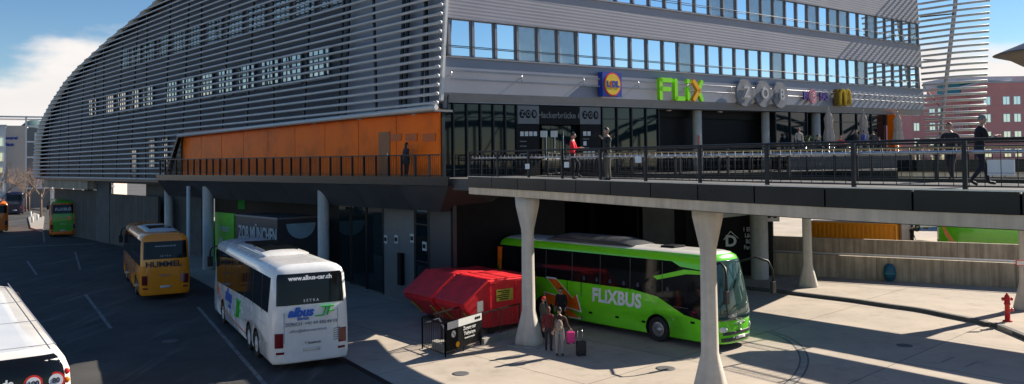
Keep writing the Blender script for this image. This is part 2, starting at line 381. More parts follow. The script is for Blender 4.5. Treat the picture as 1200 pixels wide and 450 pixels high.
# ---- windows on both facades
def frame_mesh(w, h, nx=1, ny=1, f=.07):
    m = MB(); d = .1
    m.box((0, 0, -h/2+f/2), (w, d, f)); m.box((0, 0, h/2-f/2), (w, d, f))
    m.box((-w/2+f/2, 0, 0), (f, d, h-2*f-.002)); m.box((w/2-f/2, 0, 0), (f, d, h-2*f-.002))
    for i in range(1, nx): m.box((-w/2+w*i/nx, 0, 0), (.06, .05, h-2*f-.004))
    for j in range(1, ny): m.box((0, 0, -h/2+h*j/ny), (w-2*f-.004, .04, .06))
    return m
def pane_mesh(w, h, f=.07): m = MB(); m.box((0, 0.02, 0), (w-2*f+.01, .02, h-2*f+.01)); return m
_w = {}; _bl = {}
def blind_copy(b):
    me = b.data.copy(); me.materials.clear(); me.materials.append(mat('glass_over_blind', (.42, .46, .48), .12, metal=.55, var=.1)); return me
def window(p, X, n, w, h, nx=1, ny=1, f=.07):
    k = (round(w, 2), round(h, 2), nx, ny); gm_ = 'glass_mirror_dim' if nx > 1 else 'glass_mirror'
    if k not in _w:
        a = frame_mesh(w, h, nx, ny, f).build('window', M['frame'], bld); b = pane_mesh(w, h, f).build('pane', M[gm_], a); _w[k] = (a, b); fr = a
    else:
        a, b = _w[k]; fr = a.copy(); COL.objects.link(fr); fr.parent = bld; c = b.copy(); COL.objects.link(c); c.parent = fr
        c.rotation_euler = (random.gauss(0, .006), 0, random.gauss(0, .008))
        if nx == 1 and random.random() < .22: c.data = _bl.setdefault(k, None) or _bl.__setitem__(k, blind_copy(b)) or _bl[k]
    X = Vector(X).normalized(); Y = -Vector(n).normalized(); Z = X.cross(Y)
    fr.location = Vector(p)-C0; fr.rotation_euler = Matrix((X, Y, Z)).transposed().to_euler()
    return fr
UE = 50
def u0(z): return .07*max(0, z-10.3)+.25
def u1(z): return UE-.085*(z-10.3)
mod = 1.42
XR = (dR+UP*SL).normalized()
for (za, zb) in ((12.55, 14.4), (16.35, 18.15)):
    n = int((u1(zb)-u0(zb)-.1)/mod)
    for k in range(n):
        u = u0(zb)+.1+mod*(k+.5)
        if za > 15 and u < 9.0: continue
        window(RP(u, (za+zb)/2, -.08), XR, nR, mod-.16, zb-za, f=.05)
m = MB()
def band(za, zb, o0=0, o1=0, mi=0):
    P = [RP(u0(za), za, o0), RP(u1(za), za, o0), RP(u1(zb), zb, o1), RP(u0(zb), zb, o1)]
    m.slab(P, nR, .3, mi)
band(10.75, 12.5, 0, 0, 1); band(14.45, 16.3); band(18.2, 21.9)
m.build('corrugated_cladding', [M['corr'], mat('sign_band_metal', (.26, .27, .32), .5, metal=.15, var=.08, scale=.4)], bld, world=True)
m = MB(); m.slab([RP(.2, 10.3, -.32), RP(UE, 10.3, -.32), RP(UE, 10.75, 0), RP(.2, 10.75, 0)], nR, .1)
m.slab([RP(.2, 10.3, -.3), RP(UE, 10.3, -.3), RP(UE, 10.3, -3.2), RP(.2, 10.3, -3.2)], -UP, .1)
m.build('soffit', mat('soffit_metal', (.30, .31, .34), .5, metal=.2, var=.08), bld, world=True)
m = MB()
for z in (12.5, 14.42, 16.3, 18.17): m.bar(RP(u0(z), z, .03), RP(u1(z), z, .03), .1, .07)
n = int((u1(18)-u0(18)-.1)/mod)
for (za, zb) in ((12.52, 14.4), (16.32, 18.15)):
    for k in range(n+1):
        u = u0(zb)+.1+mod*k; m.bar(RP(u, za+.04, -.05), RP(u, zb-.04, -.05), .12, .16, tuple(nR))
m.build('window_mullions', M['frame'], bld, world=True)
m = MB(); m.slab([RP(u0(12), 12.5, -.26), RP(u1(12), 12.5, -.26), RP(u1(18), 18.2, -.26), RP(u0(18), 18.2, -.26)], nR, .1); m.build('window_backing', M['black'], bld, world=True)
m = MB()
for z in (13.05, 16.85): m.tube([RP(u0(z), z, .12), RP(u1(z), z, .12)], .022, 6)
m.build('window_guard_rail', M['mid_grey'], bld, world=True)
m = MB()
for py in (83, 93):
    _, z = uR(530, py); m.tube([RP(.5, z, .22), RP(u1(11), z-.1, .22)], .035, 6)
k = 0
while .6+4.4*k < 49:
    z = uR(530, 88)[1]-.1*(.6+4.4*k)/50; m.tube([RP(.6+4.4*k, z-.24, .22), RP(.6+4.4*k, z+.24, .22)], .03, 6); m.tube([RP(.6+4.4*k, z, .22), RP(.6+4.4*k, z, 0)], .02, 6); k += 1
m.build('sign_rails', M['steel'], bld, world=True)
for px in (567, 620, 675, 725, 785, 845, 925):
    u, _ = uR(px, 124, -.8); m = MB(); m.lathe(RP(u, 10.19, -.9), [(.001, -.02), (.16, -.02), (.18, .04)], 12); m.build('downlight', M['offwhite'], bld, world=True)
# corner post lit edge
m = MB(); m.bar(RP(.12, 10.35, .02), RP(.12+.07*11.5, 21.8, .02), .14, .2, tuple(nR)); m.build('corner_trim', M['alu'], bld, world=True)
# ---- entrance level
GI = -.45
def seg(px0, px1, za, zb, o, th, name, mt, m0=None, par=None):
    a, _ = uR(px0, 150, o); b, _ = uR(px1, 150, o); mm = MB()
    mm.slab([RP(a, za, o), RP(b, za, o), RP(b, zb, o), RP(a, zb, o)], nR, th); return mm.build(name, mt, par or bld, world=True)
Z0, Z1 = 6.4, 10.25
for a, b in ((516, 530), (531, 546), (547, 562), (563, 577), (578, 591), (592, 605), (706, 722), (723, 739), (740, 756), (757, 771), (908, 925), (926, 945), (968, 985), (986, 1003), (1004, 1020), (1021, 1036)):
    g = seg(a, b, Z0, Z1, GI, .05, 'shop_window', M['frame' if False else 'glass_dark'])
for grp in ((516, 530.5, 546.5, 562.5, 577.5, 591.5, 605), (705, 722.5, 739.5, 756.5, 771), (908, 925.5, 945), (968, 985.5, 1003.5, 1020.5, 1036.5)):
    m = MB()
    for px in grp:
        u, _ = uR(px, 150, GI); m.bar(RP(u, Z0, GI+.05), RP(u, Z1, GI+.05), .08, .1, tuple(nR))
    for z in (7.0, 9.6): m.bar(RP(uR(grp[0], 150, GI)[0], z, GI+.02), RP(uR(grp[-1], 150, GI)[0], z, GI+.02), .05, .05)
    m.build('glazing_mullions', M['blackmetal'], bld, world=True)
for a, b, lab in ((606, 632, 0), (680, 704, 1)):
    seg(a, b, Z0, 9.25, GI+.1, .12, 'sign_panel_dark', M['black']); seg(a, b, 9.28, Z1, GI+.1, .12, 'sign_panel_grey', M['mid_grey'])
    ua, _ = uR(a, 150, GI+.1); ub, _ = uR(b, 150, GI+.1); uc = (ua+ub)/2; w = ub-ua
    lg = MB()
    for k in (-1, 0, 1):
        c = RP(uc+k*w*.27, 9.8, GI+.11); ring = []
        for j in range(20):
            an = 2*math.pi*j/20; ring.append(c+XR*math.cos(an)*w*.12+UP*math.sin(an)*w*.15)
        lg.slab(ring, nR, .02)
        if k < 1: lg.bar(c+XR*w*.12, c+XR*w*.15, .02, .08, tuple(nR))
    lo = lg.build('logo_discs', M['black'], bld, world=True)
    for k, ch in ((-1, 'Z'), (0, 'O'), (1, 'B')):
        wput_text('letter', ch, lo, RP(uc+k*w*.27, 9.8, GI+.13), XR, UP, M['mid_grey'], size=.34, ext=.005, bold=.012)
    pc = MB()
    rows = ([(8.75, 4, 0)], [(8.75, 2, -.5), (8.2, 1, -.8), (7.65, 4, 0)])[lab]
    for z, cnt, sh in rows:
        for k in range(cnt):
            c = RP(ua+w*.2+k*w*.2, z, GI+.12); MB().box(c, (w*.15, .02, .24), (XR, nR, UP)).build('pictogram', M['offwhite'], bld, world=True)
    for z in ((8.35, 8.1, 7.7) if lab == 0 else (8.45, 7.95)): MB().box(RP(ua+w*.25, z, GI+.12), (w*.3, .02, .05), (XR, nR, UP)).build('text_line', M['mid_grey'], bld, world=True)
# doorway "Hackerbruecke 6"
seg(633, 679, 9.25, Z1, GI+.08, .1, 'door_header', M['black'])
uh, _ = uR(656, 133, GI+.1)
wput_text('door_lettering', 'Hackerbrücke 6', bld, RP(uh, 9.75, GI+.1), XR, UP, M['mid_grey'], size=.48, ext=.005, bold=.006)
for a, b in ((635, 645), (645.5, 655), (655.5, 665), (665.5, 677)):
    d = seg(a, b, Z0, 9.2, GI-.3, .05, 'glass_door', M['glass_dark']); uu, _ = uR(b-1.5, 150, GI)
    mm = MB(); mm.bar(RP(uu, 7.4, GI-.26), RP(uu, 8.9, GI-.26), .04, .04, tuple(nR)); mm.build('handle', M['steel'], d, world=True)
m = MB()
for a, px in ((0, 641), (1, 653)):
    u, _ = uR(px, 150, GI); m = MB(); m.box(RP(u, 8.75, GI-.27), (.5, .02, .35), (XR, nR, UP)); m.build('door_notice', M['offwhite'], bld, world=True)
# open loggia: back wall, columns
m = MB(); a, _ = uR(772, 150, GI); b, _ = uR(907, 150, GI)
m.slab([RP(a, Z0, -4.6), RP(b+2, Z0, -4.6), RP(b+2, Z1, -4.6), RP(a, Z1, -4.6)], nR, .2)
m.slab([RP(a, Z0, -4.6), RP(a, Z0, GI-.1), RP(a, Z1, GI-.1), RP(a, Z1, -4.6)], dR, .2)
m.build('loggia_wall', M['black'], bld, world=True)
for k in range(7):
    u = a+1.2+k*(b-a-1)/7; m = MB(); m.box(RP(u, 8.2, -4.55), (1.5 if k % 2 else .8, .04, 2.6), (XR, nR, UP)); m.build('loggia_window', M['glass_dark'], bld, world=True)
for px, r in ((817, .3), (897, .28), (956, .34)):
    u, _ = uR(px, 150, -.9); c = C0+dR*u+nR*(-.9)
    m = MB(); m.lathe((c.x, c.y, 0), [(r, 6.5), (r, 10.25+SL*u)], 20); m.build('column', M['column'], bld, world=True)
u, _ = uR(818, 160, -.6); c = RP(u, 8.1, -.57)
wput_text('column_lettering', 'Terminal', bld, c, UP, -XR, M['signred'], size=.3, ext=.004, bold=.01)
m = MB(); u, _ = uR(840, 150, -4.4); m.lathe(RP(u, 8.6, -4.45), [(.001, -.04), (.38, -.04), (.38, .04), (.001, .04)], 20, ax='y'); m.build('red_round_sign', M['signred'], bld, world=True)
# orange end wall
a, _ = uR(1038, 150, GI); m = MB(); m.slab([RP(a, Z0, .3), RP(a+1.0, Z0, .3), RP(a+1.0, Z1, .3), RP(a, Z1, .3)], nR, .6); m.build('orange_pier', M['orange'], bld, world=True)
# ---- left facade windows behind louvres
k = 0
for (za, zb, ts) in ((12.4, 14.4, [3.0, 6.4, 9.6, 16, 19, 22.5, 26, 29.5, 33, 36.5, 42, 45.5, 49, 52.5, 58, 12.6]), (16.6, 18.4, [2.4, 8, 11.5, 14.8, 18, 21.5, 25, 28.5, 32, 35.5, 39, 42.5, 46, 49])):
    for t in [q for q in ts if q > 10.5]:
        if tend(zb)-4 < t: continue
        XL = -dL; p = LP(t, (za+zb)/2, -.42); window(p, XL, nL, 2.6, zb-za, 4, 3)
for t, z in ((37.5, 8.6), (40.5, 8.6), (45, 7.6)): window(LP(t, z, -.46), -dL, nL, 1.5, 2.6, 3, 4)
# ---- far end screen of tubes (mirrors the left shell) with curved mast
scr = thing('louvre_sail', 'tall pale tube screen standing free beyond the right end of the terminal', 'louvre screen', tuple(RP(UE+.5, 0, 0)-UP*SL*50))
m = MB(); z = 8.6
B0 = RP(UE+.35, 0, 0); B0.z = 0
while z < 24:
    s1 = 4.35+.09*(z-9); a = B0-dR*.08*(z-10.3)+nR*.1
    m.tube([a+UP*z-dL*(-.3), a-dL*s1*.5+UP*(z+.03), a-dL*s1+dR*.1+UP*z], .10, 8); z += .5
m.build('tubes', M['alu'], scr, world=True)
m = MB(); pts = []
for px, py in ((1101, 182), (1103, 150), (1107, 110), (1113, 60), (1119, 10), (1123, -40)):
    pts.append(on(px, py, B0-nL*(-.0)+dR*.4, dR))
m.tube(pts, .17, 10); m.build('mast', M['frame'], scr, world=True)
m = MB(); m.tube([on(1082, 100, B0, dR), on(1105, 130, B0, dR)], .03, 6); m.tube([on(1078, 20, B0, dR), on(1118, 16, B0, dR)], .06, 6); m.tube([on(1082, 70, B0, dR), on(1112, 70, B0, dR)], .05, 6); m.build('stay_rods', M['blackmetal'], scr, world=True)
# ---- signs on the facade
def FS(px, py, o=.25):
    u, z = uR(px, py, o); return RP(u, z, o), u, z
# blue square supermarket sign
a, ua, za = FS(703, 113); b, ub, zb = FS(725, 86); 
c = RP((ua+ub)/2, (za+zb)/2, .3); w = ub-ua; h = zb-za
s = thing('supermarket_sign', 'square blue sign box with a yellow disc in a red ring, leftmost on the facade', 'sign', tuple(c), 0, 'signs over the entrance')
m = MB(); m.box(c, (w, .35, h), (XR, nR, UP)); m.build('box', M['signblue'], s, world=True)
def disc(c, r, o, th, n=32, sy=1):
    m = MB(); P = [c+nR*o+XR*math.cos(2*math.pi*j/n)*r+UP*math.sin(2*math.pi*j/n)*r*sy for j in range(n)]; m.slab(P, nR, th); return m
disc(c, w*.44, .2, .03).build('red_ring', M['signred'], s, world=True); disc(c, w*.385, .225, .03).build('disc', M['signyellow'], s, world=True)
wput_text('letters', 'L', s, c+nR*.24-XR*w*.24, XR, UP, M['signblue'], size=w*.3, bold=.03)
wput_text('letters', 'i', s, c+nR*.24-XR*w*.09, XR, UP, M['signred'], size=w*.34, bold=.03)
wput_text('letters', 'DL', s, c+nR*.24+XR*w*.14, XR, UP, M['signblue'], size=w*.3, bold=.03)
# lime letters
a, ua, za = FS(770, 117.5); b, ub, zb = FS(821, 92.5); L0 = RP(ua, za, .25); W = ub-ua; Hh = FS(770, 91)[2]-za
s = thing('lime_letter_sign', 'lime green letters FLiX with an orange arrow stroke on the facade', 'sign', tuple(L0), 0, 'signs over the entrance')
def stroke(m, pts, wd, o0=-.05, th=.22, mi=0):
    # rounded strokes in facade plane ; pts in (x,z) metres from L0
    for (x0, z0), (x1, z1) in zip(pts, pts[1:]):
        d = Vector((x1-x0, z1-z0)); L = d.length; d /= L; nn = Vector((-d.y, d.x)); P = []
        for e, cx, cz in ((1, x1, z1), (-1, x0, z0)):
            for j in range(9):
                a_ = -math.pi/2+math.pi*j/8
                v = d*math.cos(a_)*wd/2*e+nn*math.sin(a_)*wd/2*e
                P.append(L0+XR*(cx+v.x)+UP*(cz+v.y)+nR*(o0+th))
        m.slab(P, nR, th, mi); o0 += .004
wd = Hh*.2; g = W/4.75; q = wd/2
def letters(mt, nm, strokes, o0=0, parent=None):
    mm = MB()
    for st in strokes: stroke(mm, st, wd, o0)
    return mm.build(nm, mt, parent or s, world=True)
letters(M['lime'], 'letter_f', [[(q, q), (q, Hh-q)], [(q, Hh-q), (W*.295-q, Hh-q)], [(q, Hh*.5), (W*.26-q, Hh*.5)]])
x = W*.335+q; letters(M['lime'], 'letter_l', [[(x, Hh-q), (x, q)], [(x, q), (W*.575-q, q)]])
x = W*.655; letters(M['lime'], 'letter_i', [[(x, Hh*.57), (x, q)]]); disc(L0+XR*x+UP*(Hh-q), wd*.55, .2, .2).build('letter_dot', M['lime'], s, world=True)
x0_ = W*.735+q; x1_ = W-q; xm = (x0_+x1_)/2+W*.02; letters(M['lime'], 'letter_x', [[(xm, Hh*.5), (x1_, Hh-q)], [(xm, Hh*.5), (x1_, q)]])
letters(M['signorange'], 'arrow_stroke', [[(x0_, Hh-q), (xm, Hh*.5)], [(xm, Hh*.5), (x0_, q)]], .06)
M['disc_grey'] = mat('disc_grey', (.27, .27, .28), .85, spec=.08)
M['letter_grey'] = mat('letter_grey', (.5, .5, .52), .8, spec=.1)
# ZOB discs
_, ua, za = FS(871, 109); r = FS(871, 93)[2]-za
s = thing('terminal_name_sign', 'three joined grey discs carrying the letters Z O B above the loggia', 'sign', tuple(RP(ua, za, .2)), 0, 'signs over the entrance')
us = [uR(px, 109, .25)[0] for px in (871, 892.5, 912.5)]
zz = za
for k, (u, ch) in enumerate(zip(us, 'ZOB')):
    c = RP(u, zz-.02*k, .2); d = disc(c, r*.98, .2, .18, 40).build('disc', M['disc_grey'], s, world=True)
    wput_text('letter', ch, d, c+nR*.3, XR, UP, M['letter_grey'], size=r*1.1, ext=.06, bold=.02)
m = MB()
for k in (0, 1): m.bar(RP(us[k]+r*.7, zz, .34), RP(us[k+1]-r*.7, zz, .34), .12, .6, tuple(UP))
m.build('link_bar', M['disc_grey'], s, world=True)
# purple letters with pink badge
_, ua, za = FS(951, 113); L0 = RP(ua, za, .25)
s = thing('purple_letter_sign', 'small purple lettering with a pink round badge in its middle', 'sign', tuple(L0), 0, 'signs over the entrance')
wput_text('letters', 'BUR', s, RP(uR(943, 112)[0], za, .3), XR, UP, M['signpurple'], size=.72, ext=.05, bold=.03)
wput_text('letters', 'ERS', s, RP(uR(961, 113)[0], za, .3), XR, UP, M['signpurple'], size=.72, ext=.05, bold=.03)
disc(L0, .52, .12, .12, 8).build('badge', M['signpink'], s, world=True); disc(L0, .3, .15, .05, 16).build('badge_disc', M['office_white'], s, world=True)
wput_text('letters', 'G', s, L0+nR*.18, XR, UP, M['signpink'], size=.5, ext=.01, bold=.03)
# golden arches box
_, ua, za = FS(979.5, 124); _, ub, zb = FS(993, 105.5); w = ub-ua; h = zb-za; c = RP((ua+ub)/2, (za+zb)/2, .35)
s = thing('golden_arches_sign', 'yellow double arch letter standing on a dark yellow box, rightmost facade sign', 'sign', tuple(c), 0, 'signs over the entrance')
m = MB(); m.box(c-nR*.1, (w, .3, h), (XR, nR, UP)); m.build('box', mat('dark_yellow_box', (.22, .13, .01), .5), s, world=True)
m = MB()
for e in (-1, 1):
    P = []
    for j in range(13):
        a_ = math.pi*j/12; P.append(c+nR*.2+XR*(e*w*.22+w*.2*math.cos(a_))+UP*(-h*.45+h*.92*math.sin(a_)**.6))
    m.tube(P, w*.06, 8)
m.build('arches', M['signyellow'], s, world=True)
# ================================================================== decks and walkways
def resample(P, n):
    P = [Vector(p) for p in P]; L = [0]
    for a, b in zip(P, P[1:]): L.append(L[-1]+(b-a).length)
    out = []
    for i in range(n):
        d = L[-1]*i/(n-1); k = 0
        while k < len(L)-2 and L[k+1] < d: k += 1
        out.append(P[k].lerp(P[k+1], (d-L[k])/(L[k+1]-L[k])))
    return out
def smooth(P, n=24):
    P = [Vector(p) for p in P]; Q = [P[0]*2-P[1]]+P+[P[-1]*2-P[-2]]; out = []
    for i in range(1, len(Q)-2):
        for j in range(8):
            t = j/8; a, b, c, d = Q[i-1], Q[i], Q[i+1], Q[i+2]
            out.append(.5*((2*b)+(c-a)*t+(2*a-5*b+4*c-d)*t*t+(3*b-a-3*c+d)*t**3))
    out.append(P[-1]); return resample(out, n)
near = smooth([(-1.9, 36), (.75, 31.6), (4.4, 24.9), (7.2, 20.2), (10.4, 16.3), (15, 12.2)], 30)
inner = smooth([(2.0, 38.9), (3.6, 34.8), (6, 31), (9.0, 27.4), (12.2, 23.6), (16, 19.8), (21, 15.5)], 30)
def zd(y): return 6.52+(y-12)*.0065     # deck height along the near walkway
def zdv(p): return zd(min(36, p[1]))
wk = thing('footbridge', 'near curved pedestrian walkway with concrete edge beam and black fascia on flared columns', 'footbridge', (3, 30, 0))
poly = [tuple(p) for p in near]+[tuple(p) for p in inner[::-1]]
m = MB()
n = len(near)
for i in range(n-1):
    a, b, c, d = near[i], near[i+1], inner[i+1], inner[i]
    for z0, z1, q in ((-.12, 0, 0),):
        lo = [Vector((*p, zdv(p)+z0)) for p in (a, b, c, d)]; hi = [Vector((*p, zdv(p)+z1)) for p in (a, b, c, d)]
        m.face(hi, 0); m.face(lo[::-1], 0)
m.build('deck', M['paving'], wk, world=True)
def edge(nm, P, z0, z1, off, th, mt, root, side=1, zf=zdv):
    m = MB(); P = [Vector(p) for p in P]; k = len(P); O = []; I = []
    for i in range(k):
        t = (P[min(i+1, k-1)]-P[max(0, i-1)]).normalized(); nn = Vector((t.y, -t.x))*side
        O.append(P[i]+nn*off); I.append(P[i]+nn*(off-th))
    for i in range(k-1):
        za, zb = zf(P[i]), zf(P[i+1])
        def v(p, z, h): return Vector((p.x, p.y, z+h))
        m.face([v(O[i], za, z0), v(O[i+1], zb, z0), v(O[i+1], zb, z1), v(O[i], za, z1)])
        m.face([v(I[i], za, z1), v(I[i+1], zb, z1), v(I[i+1], zb, z0), v(I[i], za, z0)])
        m.face([v(O[i], za, z1), v(O[i+1], zb, z1), v(I[i+1], zb, z1), v(I[i], za, z1)])
        m.face([v(I[i], za, z0), v(I[i+1], zb, z0), v(O[i+1], zb, z0), v(O[i], za, z0)])
    for i in (0, k-1): m.face([v(O[i], zf(P[i]), z0), v(O[i], zf(P[i]), z1), v(I[i], zf(P[i]), z1), v(I[i], zf(P[i]), z0)])
    return m.build(nm, mt, root, world=True)
# side: outward normal must point away from deck
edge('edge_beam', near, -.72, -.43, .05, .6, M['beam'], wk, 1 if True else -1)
m = MB()
for i in range(n-1):
    a, b, c, d = near[i], near[i+1], inner[i+1], inner[i]
    lo = [Vector((*p, zdv(p)-.74)) for p in (a, b, c, d)]; m.face(lo[::-1]); m.face([p+UP*.04 for p in lo])
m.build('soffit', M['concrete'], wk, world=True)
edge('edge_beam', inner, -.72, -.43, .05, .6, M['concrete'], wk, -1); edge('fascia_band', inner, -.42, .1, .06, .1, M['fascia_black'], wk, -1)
nearf = resample(near, 15)
for i in range(14):
    a, b = nearf[i], nearf[i+1]; d = (b-a).normalized()*.02
    edge('fascia_panel', [a+d, b-d], -.42, .04, .10, .08, M['fascia_black'], wk, 1)
edge('fascia_back', near, -.43, -.02, .0, .1, M['black'], wk, 1)
edge('edge_trim', near, .045, .075, .11, .03, M['steel'], wk, 1)
# railing
def railing(root, P, zf, side=1, off=.0, hr=.86, sun_tint=False, sp=2.4, infill=True, post=.07):
    P = resample(P, 60); L = sum(((b-a).length for a, b in zip(P, P[1:]))); k = max(2, round(L/sp))
    Q = resample(P, k+1)
    def v(p, h): return Vector((p[0], p[1], zf(p)+h))
    for p in Q:
        i = min(range(60), key=lambda j: (P[j]-p).length); t = (P[min(i+1, 59)]-P[max(0, i-1)]).normalized()
        m = MB(); m.bar(v(p, -.1), v(p, 1.12), post, .09, (t.x, t.y, 0)); m.build('post', M['blackmetal'], root, world=True)
    m = MB(); m.tube([v(p, 1.13) for p in P], .03, 6); m.build('top_rail', M['blackmetal'], root, world=True)
    t2 = [Vector(((P[min(i+1, 59)]-P[max(0, i-1)]).normalized().y, -(P[min(i+1, 59)]-P[max(0, i-1)]).normalized().x))*-.12*side for i in range(60)]
    m = MB(); m.tube([v(p+o, hr) for p, o in zip(P, t2)], .04, 8); m.build('handrail', M['rail_sunlit'] if sun_tint else M['steel'], root, world=True)
    m = MB(); m.tube([v(p, .14) for p in P], .018, 6); m.tube([v(p, .98) for p in P], .012, 5)
    if infill:
        for p in resample(P, int(L/.3)): m.tube([v(p, .14), v(p, .98)], .009, 4)
        for h in (.42, .7): m.tube([v(p, h) for p in P], .004, 4)
    m.build('mesh_infill', M['blackmetal'], root, world=True)
M['rail_sunlit'] = mat('sunlit_steel_rail', (.55, .42, .22), .35, metal=.6, var=.1)  # steel handrail with the sun's golden reflection painted into its colour
rl = thing('walkway_railing', 'black mesh railing with steel handrail along the near edge of the curved walkway', 'railing', (3, 30, 6.5), 0, 'railings of the raised decks')
railing(rl, near, zdv, 1)
for px, py in ((618, 195), (664, 193), (748, 187), (1173, 196)):
    best = min(near, key=lambda p: abs(600+F*p.x/p.y-px)); w = .34 if px > 1000 else .2; c = at(px, py, best.y-.06)
    i = near.index(best); t = (near[min(i+1, 29)]-near[max(0, i-1)]).normalized(); m = MB(); m.box(c, (w*1.5, .02, w), (Vector((t.x, t.y, 0)), Vector((-t.y, t.x, 0)), UP)); m.build('white_plate', M['white'], rl, world=True)
rl2 = thing('walkway_railing', 'railing with handrail tinted sunlit yellow on the far side of the curved walkway', 'railing', (9, 27.5, 6.5), 0, 'railings of the raised decks')
railing(rl2, inner[2:], zdv, -1, sun_tint=True, hr=1.0)
# columns with flared head and foot
def column(loc, top, foot=True, wtop=1.2, label=''):
    rt = thing('bridge_column', label, 'column', (loc[0], loc[1], 0), R(-28), 'concrete columns under the walkways')
    H = top; prof = [(0, .55), (.25, .53), (1.2, .30), (1.4, .26), (H*.5, .245), (H-1.5, .235), (H-1.3, .25), (H-.35, .45), (H, .47)]
    m = MB(); rings = []
    for z, r in prof:
        rr = []
        for j in range(24):
            a = 2*math.pi*j/24; ca, sa = math.cos(a), math.sin(a); e = .62
            x = math.copysign(abs(ca)**e, ca)*r; y = math.copysign(abs(sa)**e, sa)*r*.8; rr.append(Vector((x, y, z)))
        rings.append(rr)
    i0 = 0
    for rr in rings: m.v += rr
    for i in range(len(rings)-1):
        for j in range(24): a = i*24+j; b = i*24+(j+1) % 24; m.f.append([a, b, b+24, a+24]); m.m.append(0); m.smooth.append(True)
    m.f.append(list(range(24))[::-1]); m.m.append(0); m.smooth.append(False); m.f.append([i*0+(len(rings)-1)*24+j for j in range(24)]); m.m.append(0); m.smooth.append(False)
    m.build('shaft', M['column'], rt)
    m = MB(); m.prism([(-.7, -.6), (.7, -.6), (.7, .6), (-.7, .6)], 0.0, .05); m.build('base_plate', M['concrete'], rt)
    return rt
p = gr(620, 404); column(p, 5.93, label='pale flared concrete column beside the red skips and the waiting travellers')
p = gr(833, 466); column(p, 5.9, label='nearest flared concrete column, standing in front of the green coach cab')
p = gr(947, 339); column(p, 6.1, label='flared concrete column right of the green coach at the kerb')
pc2 = gr(1203, 366); column(pc2, 6.1, label='flared concrete column at the right edge behind the hydrant')
# main platform + far walkways
plat = thing('raised_plaza', 'raised concrete plaza deck in front of the terminal entrance', 'deck', (6, 44, 0))
main = [(-1.9, 36), (1.7, 38.9), (2.4, 41.8), (5.0, 41.4), (6.8, 39.0), (9, 37.8), (16.6, 41.9), (20.2, 37.1), (23.6, 32.6), (33, 20.2), (37, 23.4), (26.8, 35.4), (19.5, 44.4), (28, 56), (41, 67)]
e1 = C0+dR*50.5; main += [(e1.x, e1.y), (C0.x+.9, C0.y+1.2), (C0.x-.4, C0.y-.2)]
m = MB(); m.prism(main, 6.1, 6.62); m.build('deck', M['paving'], plat, world=True)
slabB = [(17.3, 36.4), (19.3, 36.4), (22.7, 31.9), (32.2, 19.3), (30.6, 17.9), (20, 31.9), (17.6, 35.2)]
fb = thing('far_walkway', 'second walkway strip with concrete edge seen beyond the near railing', 'footbridge', (20, 33, 0))
m = MB(); m.prism(slabB, 6.38, 6.7); m.build('deck', M['beam'], fb, world=True)
fe = [Vector(p) for p in ((17.3, 36.4), (17.6, 35.2), (20, 31.9), (30.6, 17.9))]
edge('fascia_band', fe, .0, .52, .04, .08, M['fascia_black'], fb, 1, lambda p: 6.7)
rl3 = thing('walkway_railing', 'distant railing with handrail tinted sunlit yellow on the second walkway', 'railing', (20, 33, 6.7), 0, 'railings of the raised decks')
railing(rl3, fe[1:], lambda p: 6.85, 1, sun_tint=True)
# plaza edge facing the camera + railings
pe = [Vector(p) for p in ((1.7, 38.9), (2.4, 41.8), (5.0, 41.4), (6.8, 39.0), (9, 37.8), (16.6, 41.9), (20.2, 37.1))]
edge('edge_band', pe, -.6, .02, .04, .1, M['fascia_black'], plat, 1, lambda p: 6.7)
rl4 = thing('plaza_railing', 'dark railing closing the plaza edge behind the two chatting men', 'railing', (9, 38, 6.6), 0, 'railings of the raised decks')
railing(rl4, pe, lambda p: 6.62, 1, sp=2.0)
te = [Vector(p) for p in ((19.5, 44.4), (28, 56), (41, 67))]
# ---- gallery along the orange wall
ga = thing('gallery_deck', 'narrow gallery along the orange wall with slanted dark underside panels', 'gallery', tuple(LP(15, 0, .5)))
m = MB(); m.prism([LP(-.2, 0, 1.0).to_2d()[:], LP(35, 0, 1.0).to_2d()[:], LP(35, 0, -.2).to_2d()[:], LP(-.2, 0, -.2).to_2d()[:]], 6.42, 6.62); m.build('deck', M['dark_conc'], ga, world=True)
m = MB(); m.slab([LP(-2.0, 6.3, 1.08), LP(35, 6.3, 1.08), LP(35, 6.72, 1.08), LP(-2.0, 6.72, 1.08)], nL, .1); m.build('edge_band', M['fascia_black'], ga, world=True)
for k in range(9):
    a = -2.0+4.1*k+.02; b = a+4.06
    m = MB(); m.slab([LP(a, 6.28, 1.04), LP(b, 6.28, 1.04), LP(b, 5.02+.0*k, .15), LP(max(a, -.2) if k == 0 else a, 5.02, .15)], nL, .06); m.build('soffit_panel', M['dark_grey'], ga, world=True)
m = MB(); m.slab([LP(-2.0, 6.28, .98), LP(0-.2, 5.02, .1), RP(4, 5.02, 0), RP(6, 6.1, 0)], -UP, .05); m.build('soffit_panel', M['dark_grey'], ga, world=True)
rl5 = thing('gallery_railing', 'black vertical bar railing in front of the orange wall', 'railing', tuple(LP(15, 6.6, .95)), 0, 'railings of the raised decks')
gp = [LP(-1.6, 0, .95).to_2d(), LP(34.5, 0, .95).to_2d()]
def gz(p): return 6.62+.0045*((p-gp[0]).length)
for q in resample(gp, 33):
    m = MB(); m.bar((q.x, q.y, gz(q)-.1), (q.x, q.y, gz(q)+1.1), .05, .12, tuple(nL)); m.build('post', M['blackmetal'], rl5, world=True)
m = MB(); m.bar((*gp[0], 7.72), (*gp[1], 7.9), .05, .06); m.bar((*gp[0], 6.76), (*gp[1], 6.92), .03, .04); m.build('top_rail', M['blackmetal'], rl5, world=True)
m = MB()
for q in resample(gp, 240): m.bar((q.x, q.y, gz(q)+.1), (q.x, q.y, gz(q)+1.1), .014, .014)
m.build('mesh_infill', M['blackmetal'], rl5, world=True)
